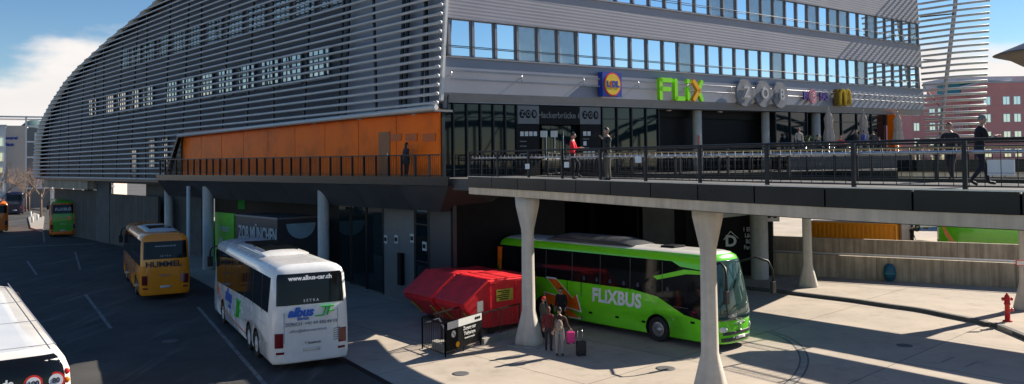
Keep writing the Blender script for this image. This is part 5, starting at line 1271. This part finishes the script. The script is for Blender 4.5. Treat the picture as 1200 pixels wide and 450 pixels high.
# car behind
def car(lab, loc, rz, mt, gname='cars beyond the bus station'):
    rt = thing('parked_car', lab, 'car', tuple(loc), rz, gname); P = [(-2.1, .35), (-2.15, .75), (-2.0, .95), (-1.5, 1.02), (-1.0, 1.42), (.3, 1.45), (1.1, 1.0), (1.9, .88), (2.15, .6), (2.1, .35)]
    m = MB(); n = len(P)
    for y in (-.85, -.7, .7, .85):
        for x, z in P: m.v.append(Vector((x*(1 if abs(y) < .8 else .985), y*(1 if z < 1.1 else .82), z if abs(y) < .8 or z < .9 else z-.08)))
    for i in range(3):
        for j in range(n): a_ = i*n+j; b_ = i*n+(j+1) % n; m.f.append([a_, b_, b_+n, a_+n]); m.m.append(0); m.smooth.append(False)
    m.f.append(list(range(n))); m.f.append([3*n+j for j in range(n)]); m.m += [0, 0]; m.smooth += [False, False]; m.build('body', mt, rt)
    for s in (-1, 1):
        m = MB(); m.slab([(-1.35, s*.8, 1.02), (.95, s*.8, 1.0), (.25, s*.72, 1.36), (-.95, s*.72, 1.34)], (0, s, .2), .03); m.build('window', M['glass_bus'], rt)
        for x in (-1.35, 1.35): MB().lathe((x, s*.78, .32), [(.001, -.1), (.32, -.1), (.32, .1), (.2, .1), (.18, .07), (.001, .07)], 16, ax='y').build('wheel', M['rubber'], rt)
    m = MB(); m.slab([(.38, -.6, 1.44), (.38, .6, 1.44), (1.08, .66, 1.02), (1.08, -.66, 1.02)], (.5, 0, 1), .02); m.build('windscreen', M['glass_bus'], rt); return rt
q = gr(1081, 287, 0); q = at(1080, 285, 72); q.z = .0; car('silver car parked beyond the ramp between container and green coach', (q.x, q.y, .9), R(200), M['offwhite'])
q = at(1069, 290, 58); person('person in black standing at the ramp top beside the silver car', (q.x, q.y, .75), face_to(1, 0), 1.75, top=(.015, .015, .02), legs=(.02, .02, .03))
pr = at(1060, 270, 58.5); o = MB().prism([(-.35, -.3), (.35, -.3), (.35, .3), (-.35, .3)], 0, 6).build('hall_pillar', M['column']); o.location = (pr.x, pr.y, 0); tag(o, 'concrete pillar standing between the orange container and the silver car', 'pillar')
ns = thing('edge_notice', 'small white notice with red border on the right edge column', 'sign', tuple(at(1196, 308, 36))); c = at(1197, 308, 36.2); MB().box(c, (.5, .04, .24)).build('board', M['signred'], ns, world=True); MB().box(c-Vector((0, .015, 0)), (.44, .03, .18)).build('face', M['white'], ns, world=True)
# ================================================================== ground
def sheet(name, poly, z, mt, world=True):
    m = MB(); m.face([(x, y, z) for x, y in poly]); o = m.build(name, mt); tag(o, kind='structure'); return o
sheet('ground', [(-1500, -300), (1500, -300), (1500, 1800), (-1500, 1800)], -.004, mat('far_ground', (.10, .095, .09), .9, var=.2, scale=.05))
g0_ = gr(400, 420); g1_ = gr(455, 450); gd = (g0_-g1_).normalized()
def GL(s): return g0_+gd*s
roadp = [GL(-40).xy[:], GL(170).xy[:], (GL(170)+Vector((-60, -20, 0))).xy[:], (GL(-40)+Vector((-40, -10, 0))).xy[:]]
sheet('road', roadp, .002, M['asphalt'])
ap = [GL(-40).xy[:], GL(100).xy[:], (60, 130), (120, 20), (20, -20)]
sheet('apron', ap, .004, M['apron'])
gn = Vector((gd.y, -gd.x, 0))
def strip(name, A, B, w, z, mt):
    A = Vector((A.x, A.y, 0)); B = Vector((B.x, B.y, 0)); d = (B-A).normalized(); n = Vector((d.y, -d.x, 0))*w/2; return sheet(name, [(A+n).xy[:], (B+n).xy[:], (B-n).xy[:], (A-n).xy[:]], z, mt)
m = MB(); A = GL(-30); B = GL(6.5); m.bar(A+UP*.012, B+UP*.012, .22, .012); o = m.build('drain_channel', M['blackmetal']); tag(o, kind='structure')
# road markings
mk = MB()
def mark(A, B, w):
    A = Vector((A.x, A.y, .008)); B = Vector((B.x, B.y, .008)); d = (B-A).normalized(); n = Vector((d.y, -d.x, 0))*w/2; mk.face([A+n, B+n, B-n, A-n])
mark(gr(232, 360), gr(310, 450), .16); mark(gr(310, 450), gr(345, 490), .16)
for (x0, y0, x1, y1) in ((88, 295, 94, 316), (50, 268, 52, 284), (32, 306, 43, 322), (100, 345, 130, 385)): mark(gr(x0, y0), gr(x1, y1), .16)
for i in range(9): a_ = gr(10+11*i, 290-.5*i); mark(a_, a_+Vector((.9, .1, 0)), .55)
o = mk.build('road_markings', M['road_white']); tag(o, kind='structure')
# kerb island on the right
kp = [gr(x, y) for x, y in ((862, 335), (880, 339.5), (910, 342.5), (955, 348), (1000, 353.5), (1040, 359.5), (1080, 365), (1110, 371), (1140, 377), (1163, 383), (1200, 398), (1245, 418))]
poly = [p.xy[:] for p in kp]+[(45, 38), (45, 58), (12, 58), (12, 50)]
kk = MB(); kk.prism(poly, -.05, .16); o = kk.build('kerb_island', M['apron']); tag(o, kind='structure')
m = MB(); Pk = smooth([(p.x, p.y) for p in kp], 60)
for a_, b_ in zip(Pk, Pk[1:]):
    d = (b_-a_).normalized(); n = Vector((d.y, -d.x)); n = n if n.y < 0 else -n
    q = [a_-n*.02, b_-n*.02, b_+n*.22, a_+n*.22]; lo = [Vector((*p, .0)) for p in q]; hi = [Vector((*p, .175)) for p in q]
    m.face(hi); m.face([lo[2], lo[3], hi[3], hi[2]]); m.face([lo[0], lo[1], hi[1], hi[0]])
o = m.build('kerb', M['dark_conc']); tag(o, kind='structure')
# curved joint in the apron in front of the coach
m = MB(); Pc = smooth([gr(x, y).xy for x, y in ((905, 388), (928, 397), (942, 408), (948, 420), (946, 433), (936, 447), (915, 462))], 40)
for w0, w1, z in ((0, .06, .010), (.28, .34, .010), (.06, .28, .008)):
    for i in range(39):
        a_, b_ = Pc[i], Pc[i+1]; d = (b_-a_).normalized(); n = Vector((d.y, -d.x)); m.face([Vector((*(a_+n*w0), z)), Vector((*(b_+n*w0), z)), Vector((*(b_+n*w1), z)), Vector((*(a_+n*w1), z))], 0 if z > .009 else 1)
o = m.build('curved_channel', [M['dark_conc'], M['concrete']]); tag(o, kind='structure')
# stuff in the ground: markings at right
m2 = MB(); mk = m2
for x0, y0, x1, y1 in ((1102, 425, 1118, 419), (1131, 430, 1146, 424)): mark(gr(x0, y0), gr(x1, y1), .07)
o = mk.build('apron_markings', M['road_white']); tag(o, kind='structure')
for x_, y_, r_ in ((780, 432, .35), (1060, 405, .3), (540, 438, .3), (200, 400, .35)):
    p = gr(x_, y_); o = MB().lathe((0, 0, 0), [(.001, .0), (r_, .0), (r_, .012), (r_*.8, .014), (.001, .014)], 20).build('manhole_cover', M['dark_conc']); o.location = (p.x, p.y, .004); tag(o, kind='structure')
# ================================================================== surroundings
def block(name, lab, x, y, rz, w, d, h, mt, rows, cols, wm='glass_mirror', ww=1.2, wh=1.5, z0=1.2, cat='building', group=None, roof=None, skip_=(), parapet=True):
    rt = thing(name, lab, cat, (x, y, 0), rz, group); MB().box((0, d/2, h/2), (w, d, h)).build('wall', mt, rt)
    if parapet: MB().box((0, d/2, h+.15), (w+.3, d+.3, .3)).build('roof', roof or M['paleroof'], rt)
    f = frame_mesh(ww, wh, 2, 1, .08).build('window', M['offwhite'], rt); pn = pane_mesh(ww, wh, .08).build('pane', M[wm], f); first = True
    for r_ in range(rows):
        for c_ in range(cols):
            if (r_, c_) in skip_: continue
            loc = (-w/2+w*(c_+.5)/cols+(.35 if c_ % 2 else -.35), -.02, z0+wh/2+(h-z0-.8)*(r_)/rows)
            if first: f.location = loc; first = False
            else:
                a_ = f.copy(); COL.objects.link(a_); a_.parent = rt; a_.location = loc; b_ = pn.copy(); COL.objects.link(b_); b_.parent = a_
    return rt
# pink apartment houses
p = at(1222, 150, 140); b = block('pink_apartment_house', 'pink rendered apartment house with white windows and pale roof behind the walkway at right', p.x, p.y, R(-8), 19.5, 14, 20.2, M['pinkwall'], 6, 8)
p = at(1112, 150, 146); b = block('pink_apartment_house', 'pink apartment house seen through the tube screen, left of the teal block', p.x, p.y, R(6), 14, 14, 18.4, M['pinkwall'], 6, 6)
p = at(1146, 130, 150); MB
te_ = thing('teal_block', 'teal stair block rising between the two pink houses', 'building', (p.x, p.y, 0)); MB().box((0, 4, 10.6), (6.5, 8, 21.2)).build('wall', M['teal'], te_); MB().box((-.4, -.1, 19), (2.6, .4, .6)).build('glass_canopy', mat('green_canopy', (.2, .5, .4), .4), te_); MB().box((0, 3, 21.5), (10, 11, .5)).build('roof', M['paleroof'], te_)
p = at(1180, 100, 162); pr_ = thing('roof_house', 'long grey roofed block behind the pink apartment house', 'building', (p.x, p.y, 0)); MB().box((6, 5, 11), (34, 10, 22)).build('wall', M['pinkwall'], pr_); MB().box((6, 5, 22.6), (35, 11, 1.6)).build('roof', M['paleroof'], pr_)
p = at(1060, 150, 160); b = block('pink_apartment_house', 'lower reddish house low behind the parasol right of the orange pier', p.x, p.y, R(4), 20, 12, 13.5, mat('brownish_render', (.36, .13, .12), .85), 4, 8)
# canopy tower at right edge
p = at(1245, 100, 105); tw = thing('canopy_tower', 'dark conical tower roof with tan underside cut by the right edge', 'tower', (p.x, p.y, 0)); rr_ = p.x-at(1174, 62, 105).x; zt = at(1174, 62, 105).z
MB().lathe((0, 0, zt), [(rr_, 0), (rr_*.98, .08), (.3, 3.0), (.001, 3.2)], 40, 0).build('roof', M['dark_grey'], tw); MB().lathe((0, 0, zt), [(rr_*.99, -.02), (rr_*.75, -.6), (2.6, -2.6), (1.2, -5.5), (1.0, -zt)], 40, 0).build('underside', mat('tan_soffit', (.18, .15, .12), .8), tw)
# left street end
p = at(9, 200, 150); ob_ = thing('office_tower', 'tan office block with blue letters and a white framed stair tower at the left', 'building', (p.x, p.y, 0), R(28)); hO = at(20, 147, 150).z
MB().box((0, 5, hO/2), (5.8, 10, hO)).build('wall', M['office_tan'], ob_)
m = MB()
for x, y in ((-2.9, 0), (2.9, 0), (7.0, 0), (-2.9, 9), (7.0, 9)): m.box((x, y, hO/2+.9), (.3, .3, hO+1.8))
for z in [hO+1.65]: m.box((2.05, 0, z), (10, .3, .3)); m.box((2.05, 9, z), (10, .3, .3)); m.box((7, 4.5, z), (.3, 9, .3)); m.box((-2.9, 4.5, z), (.3, 9, .3))
for i in range(5): m.box((4.95, -.05, hO-.1-2.9*i), (4.1, .3, .3)); m.box((7.05, 4.5, hO-.1-2.9*i), (.25, 9, .3))
m.build('white_frame', M['office_white'], ob_); MB().box((4.95, 4.6, hO/2-.2), (3.9, 9, hO-.4)).build('stair_glazing', M['mid_grey'], ob_)
for i in range(4): MB().box((4.95, -.0, hO-2.2-2.9*i), (1.4, .3, 1.8)).build('window', M['office_white'], ob_)
put_text('letters', 'Brauerei', ob_, (.1, -.06, hO-2.3), (1, 0, 0), (0, 0, 1), M['signblue'], size=.85, ext=.05, bold=.03); put_text('letters', 'Haus', ob_, (.1, -.06, hO-3.5), (1, 0, 0), (0, 0, 1), M['signblue'], size=.85, ext=.05, bold=.03)
p = at(-9, 200, 130); block('white_house', 'white rendered house at the extreme left of the street', p.x, p.y, R(33), 3.6, 12, at(3, 148, 130).z, M['office_white'], 5, 3)
p = at(52, 200, 210); block('street_house', 'pale house glimpsed between the office block and the louvred terminal', p.x, p.y, R(20), 16, 12, at(52, 188, 210).z, mat('ochre_render', (.4, .3, .22), .8), 3, 6)
p = at(40, 170, 190); dm = thing('domed_tower', 'grey green domed building behind the office block', 'building', (p.x, p.y, 0)); hD_ = at(40, 165, 190).z; MB().lathe((0, 0, 0), [(4.2, 0), (4.2, hD_-1), (4.0, hD_+1.0), (3.0, hD_+3.2), (1.5, hD_+4.6), (.001, hD_+5)], 24).build('dome', mat('patina', (.10, .16, .16), .6), dm)
p = at(75, 200, 175); block('street_house', 'low beige house behind the bare trees under the louvres', p.x, p.y, R(10), 20, 10, 7.2, M['office_tan'], 2, 8)
for i, (px, Y, w_, h_, mt, lab) in enumerate(((-40, 320, 70, 14, 'office_tan', 'long brown block far behind the street on the left'), (640, 170, 30, 13, 'pinkwall', 'reddish block seen through the gap under the deck'), (720, 190, 40, 14, 'office_white', 'pale block seen far behind the hall'), (1000, 240, 60, 12, 'office_tan', 'brown block far behind the orange container'), (860, 210, 50, 12, 'dark_conc', 'grey block far behind the hall pillars'), (1230, 260, 80, 15, 'office_tan', 'brown row far behind the pink houses'))):
    p = at(px, 190, Y); block('distant_block', lab, p.x, p.y, R(random.uniform(-5, 5)), w_, 12, h_, M[mt], 3, int(w_/5))
# fence and canopy structures at the end of street
sh = thing('white_canopy', 'thin white canopy frame over the pavement at the street end', 'canopy', tuple(gr(68, 240))); 
m = MB(); a_ = gr(38, 238); b_ = gr(100, 246)
for i in range(6): c = a_.lerp(b_, i/5); m.bar(c, c+UP*3.8, .22, .22)
m.bar(a_+UP*3.9, b_+UP*3.9, .4, .35); m.bar(a_+UP*3.9+Vector((1, 8, 0)), b_+UP*3.9+Vector((1, 8, 0)), .4, .3); m.build('frame', M['offwhite'], sh, world=True)
for i, (px, py, lab, mt) in enumerate(((44, 236, 'dark car crossing at the end of the street', 'busdark'), (62, 237, 'dark red car at the end of the street', 'tail_red'), (84, 240, 'pale car under the white canopy', 'offwhite'), (100, 239, 'grey car near the far column', 'mid_grey'))):
    p = gr(px, py); car(lab, p, R(10+20*i), M[mt], 'cars at the end of the street')
# bare trees
def tree(px, Y, h, lab, seed, nb=5):
    rnd = random.Random(seed); p = at(px, 200, Y); rt = thing('bare_tree', lab, 'tree', (p.x, p.y, 0), 0, 'bare trees at the street end'); tr = MB(); br = MB()
    tr.tube([(0, 0, 0), (.05, 0, h*.2), (.0, .05, h*.36)], [h*.017, h*.014, h*.012], 8)
    def grow(m, p, d, L_, r, dep):
        q = p+d*L_*.5+Vector((rnd.gauss(0, .05), rnd.gauss(0, .05), rnd.gauss(0, .03)))*L_; e = p+d*L_
        m.tube([p, q, e], [r, r*.8, r*.6], 5 if dep < 3 else 3, cap=False)
        if dep >= nb: return
        for i in range(3 if dep < 4 else 2):
            nd = (d+Vector((rnd.gauss(0, .5), rnd.gauss(0, .5), rnd.gauss(.12, .3)))).normalized(); grow(m, p.lerp(e, rnd.uniform(.55, 1)), nd, L_*rnd.uniform(.62, .82), r*.58, dep+1)
    for i in range(5):
        a = 2*math.pi*i/5+rnd.random(); grow(br, Vector((0, 0, h*(.26+.02*i))), Vector((math.cos(a)*.55, math.sin(a)*.55, .85)).normalized(), h*.24, h*.007, 1)
    tr.build('trunk', M['bark'], rt); br.build('branches', M['bark'], rt)
tree(-4, 100, 10, 'bare brown tree nearest the left edge', 1); tree(30, 138, 9, 'bare tree in front of the office block', 2); tree(48, 120, 10, 'bare tree between office block and terminal', 3); tree(66, 135, 9, 'bare tree right of the white canopy', 4); tree(34, 140, 9, 'small bare tree behind the navy coach', 5)
tree(664, 95, 9, 'bare tree seen through the gap under the deck', 6); tree(1112, 110, 12, 'bare tree behind the walkway walkers at right', 8); tree(1062, 118, 12, 'bare tree right of the orange pier', 9)
# teal lorry seen below deck
p = at(670, 262, 92); p.z = 0; lo = thing('teal_lorry', 'teal box lorry far off in the gap under the deck', 'lorry', tuple(p)); MB().box((0, 0, 2.2), (5, 2.4, 2.6)).build('box', M['teal'], lo, bevel=.05); MB().box((3.3, 0, 1.5), (1.5, 2.2, 2.2)).build('cab', M['offwhite'], lo, bevel=.15)
m = MB(); m.box((3.75, 0, 2.0), (.8, 2.0, .8)); m.build('windscreen', M['glass_bus'], lo)
for x in (-1.6, 2.8):
    for s in (-1, 1): MB().lathe((x, s*1.0, .5), [(.001, -.15), (.5, -.15), (.5, .15), (.001, .15)], 16, ax='y').build('wheel', M['rubber'], lo)
# planters / bollards of the street left
for i, (px, py) in enumerate(((38, 262), (44, 259), (36, 255))): 
    p = gr(px, py); o = MB().lathe((0, 0, 0), [(.001, 0), (.12, 0), (.14, .5), (.12, .9), (.001, .95)], 14).build('bollard', M['offwhite']); o.location = p; tag(o, ['pale bollard nearest the far green coach', 'pale bollard in the middle of the three by the island', 'pale bollard farthest up the island'][i], 'bollard', 'bollards on the traffic island')
tp2 = gr(52, 270); isl = MB().prism([gr(x, y).xy[:] for x, y in ((36, 268), (50, 272), (52, 255), (40, 250), (33, 256))], 0, .14).build('traffic_island', M['concrete']); tag(isl, kind='structure')
for i, (px, py, c_) in enumerate(((99, 268, (.03, .03, .04)), (103, 267, (.2, .18, .17)))): person(['person in black waiting right of the far green coach', 'person in grey waiting right of the far green coach'][i], gr(px, py), 0, 1.7, top=c_)
# steel arch bridge to the right, mirrored in the entrance glass
br = thing('arch_bridge', 'dark riveted steel arch bridge standing right of the walkway', 'bridge', (48, 30, 0))
m = MB(); bd = Vector((.25, 1, 0)).normalized(); bo = Vector((50, 26, 0))
for sp_ in range(-1, 3):
    c = bo+bd*28*sp_; P = [c+bd*14*math.cos(math.pi*(1-j/14))+UP*(6.8+5.2*math.sin(math.pi*j/14)) for j in range(15)]
    for a_, b_ in zip(P, P[1:]): m.bar(a_, b_, .5, .8)
    Q = [p+UP*1.3 for p in P[2:-2]]
    for a_, b_ in zip(Q, Q[1:]): m.bar(a_, b_, .3, .35)
    for j, p in enumerate(P[1:-1]):
        m.bar(p, Vector((p.x, p.y, 6.6)), .22, .3)
        if 1 <= j < 11: m.bar(P[j+1]+UP*.2, P[j+2]+UP*1.3, .15, .2)
        if j % 2 == 0 and j < 12: m.bar(Vector((P[j+1].x, P[j+1].y, 6.8)), P[j+2], .12, .15)
m.build('arches', M['blackmetal'], br, world=True); m = MB(); m.bar(bo-bd*45+UP*6.3, bo+bd*72+UP*6.3, 6, .7); m.build('deck', M['dark_conc'], br, world=True); m = MB()
for s_ in range(-2, 4): c = bo+bd*(28*s_-14); m.box(c+UP*3, (2, 5, 6))
m.build('piers', M['concrete'], br, world=True)
# ================================================================== world and light
W = bpy.data.worlds.new('World'); sc.world = W; W.use_nodes = True; nt = W.node_tree; N = nt.nodes.new; Lk = nt.links.new
bg = nt.nodes['Background']
SAZ = math.atan2(.53, .848); SEL = R(33)
sky = N('ShaderNodeTexSky'); sky.sky_type = 'NISHITA'; sky.sun_disc = False; sky.sun_elevation = SEL; sky.sun_rotation = math.pi/2-SAZ; sky.air_density = 1.0; sky.dust_density = .0; sky.ozone_density = 2.5; sky.altitude = 300
tc = N('ShaderNodeTexCoord'); mp = N('ShaderNodeMapping'); mp.inputs['Scale'].default_value = (1, 1, 2.6); mp.inputs['Location'].default_value = (3.1, 1.7, 0); Lk(tc.outputs['Generated'], mp.inputs['Vector'])
nz = N('ShaderNodeTexNoise'); nz.inputs['Scale'].default_value = 2.6; nz.inputs['Detail'].default_value = 10; nz.inputs['Roughness'].default_value = .55; Lk(mp.outputs['Vector'], nz.inputs['Vector'])
sp = N('ShaderNodeSeparateXYZ'); Lk(tc.outputs['Generated'], sp.inputs[0])
el = N('ShaderNodeMapRange'); el.inputs['From Min'].default_value = .045; el.inputs['From Max'].default_value = .155; el.inputs['To Min'].default_value = .13; el.inputs['To Max'].default_value = -.125; Lk(sp.outputs['Z'], el.inputs['Value'])
ad0 = N('ShaderNodeMath'); ad0.operation = 'ADD'; Lk(nz.outputs['Fac'], ad0.inputs[0]); Lk(el.outputs['Result'], ad0.inputs[1])
clr = N('ShaderNodeMapRange'); clr.inputs['From Min'].default_value = -.22; clr.inputs['From Max'].default_value = -.05; clr.inputs['To Min'].default_value = -.17; clr.inputs['To Max'].default_value = 0; Lk(sp.outputs['Y'], clr.inputs['Value'])
ad = N('ShaderNodeMath'); ad.operation = 'ADD'; Lk(ad0.outputs[0], ad.inputs[0]); Lk(clr.outputs['Result'], ad.inputs[1])
cr = N('ShaderNodeMapRange'); cr.interpolation_type = 'SMOOTHSTEP'; cr.inputs['From Min'].default_value = .50; cr.inputs['From Max'].default_value = .62; Lk(ad.outputs[0], cr.inputs['Value'])
n2 = N('ShaderNodeTexNoise'); n2.inputs['Scale'].default_value = 6; n2.inputs['Detail'].default_value = 8; Lk(mp.outputs['Vector'], n2.inputs['Vector'])
cc = N('ShaderNodeMix'); cc.data_type = 'RGBA'; cc.inputs['A'].default_value = (6.6, 6.4, 6.3, 1); cc.inputs['B'].default_value = (9.6, 9.1, 8.7, 1); Lk(n2.outputs['Fac'], cc.inputs['Factor'])
mx = N('ShaderNodeMix'); mx.data_type = 'RGBA'; Lk(cr.outputs['Result'], mx.inputs['Factor']); hs = N('ShaderNodeHueSaturation'); hs.inputs['Saturation'].default_value = 1.22; hs.inputs['Hue'].default_value = .503; Lk(sky.outputs['Color'], hs.inputs['Color']); Lk(hs.outputs['Color'], mx.inputs['A']); Lk(cc.outputs['Result'], mx.inputs['B'])
Lk(mx.outputs['Result'], bg.inputs['Color']); bg.inputs['Strength'].default_value = .066
sd_ = bpy.data.lights.new('sun', 'SUN'); sd_.energy = 5.0; sd_.angle = R(.5); sd_.color = (1, .91, .78); so = bpy.data.objects.new('sun', sd_); COL.objects.link(so)
dirv = Vector((math.cos(SAZ)*math.cos(SEL), math.sin(SAZ)*math.cos(SEL), math.sin(SEL))); so.rotation_euler = dirv.to_track_quat('Z', 'Y').to_euler(); so.location = (40, 0, 60)
vs = sc.view_settings; sc.display_settings.display_device = 'sRGB'; vs.view_transform = 'Standard'; vs.look = 'None'; vs.gamma = 1; vs.exposure = .84; vs.use_curve_mapping = False
sc.render.engine = 'CYCLES'
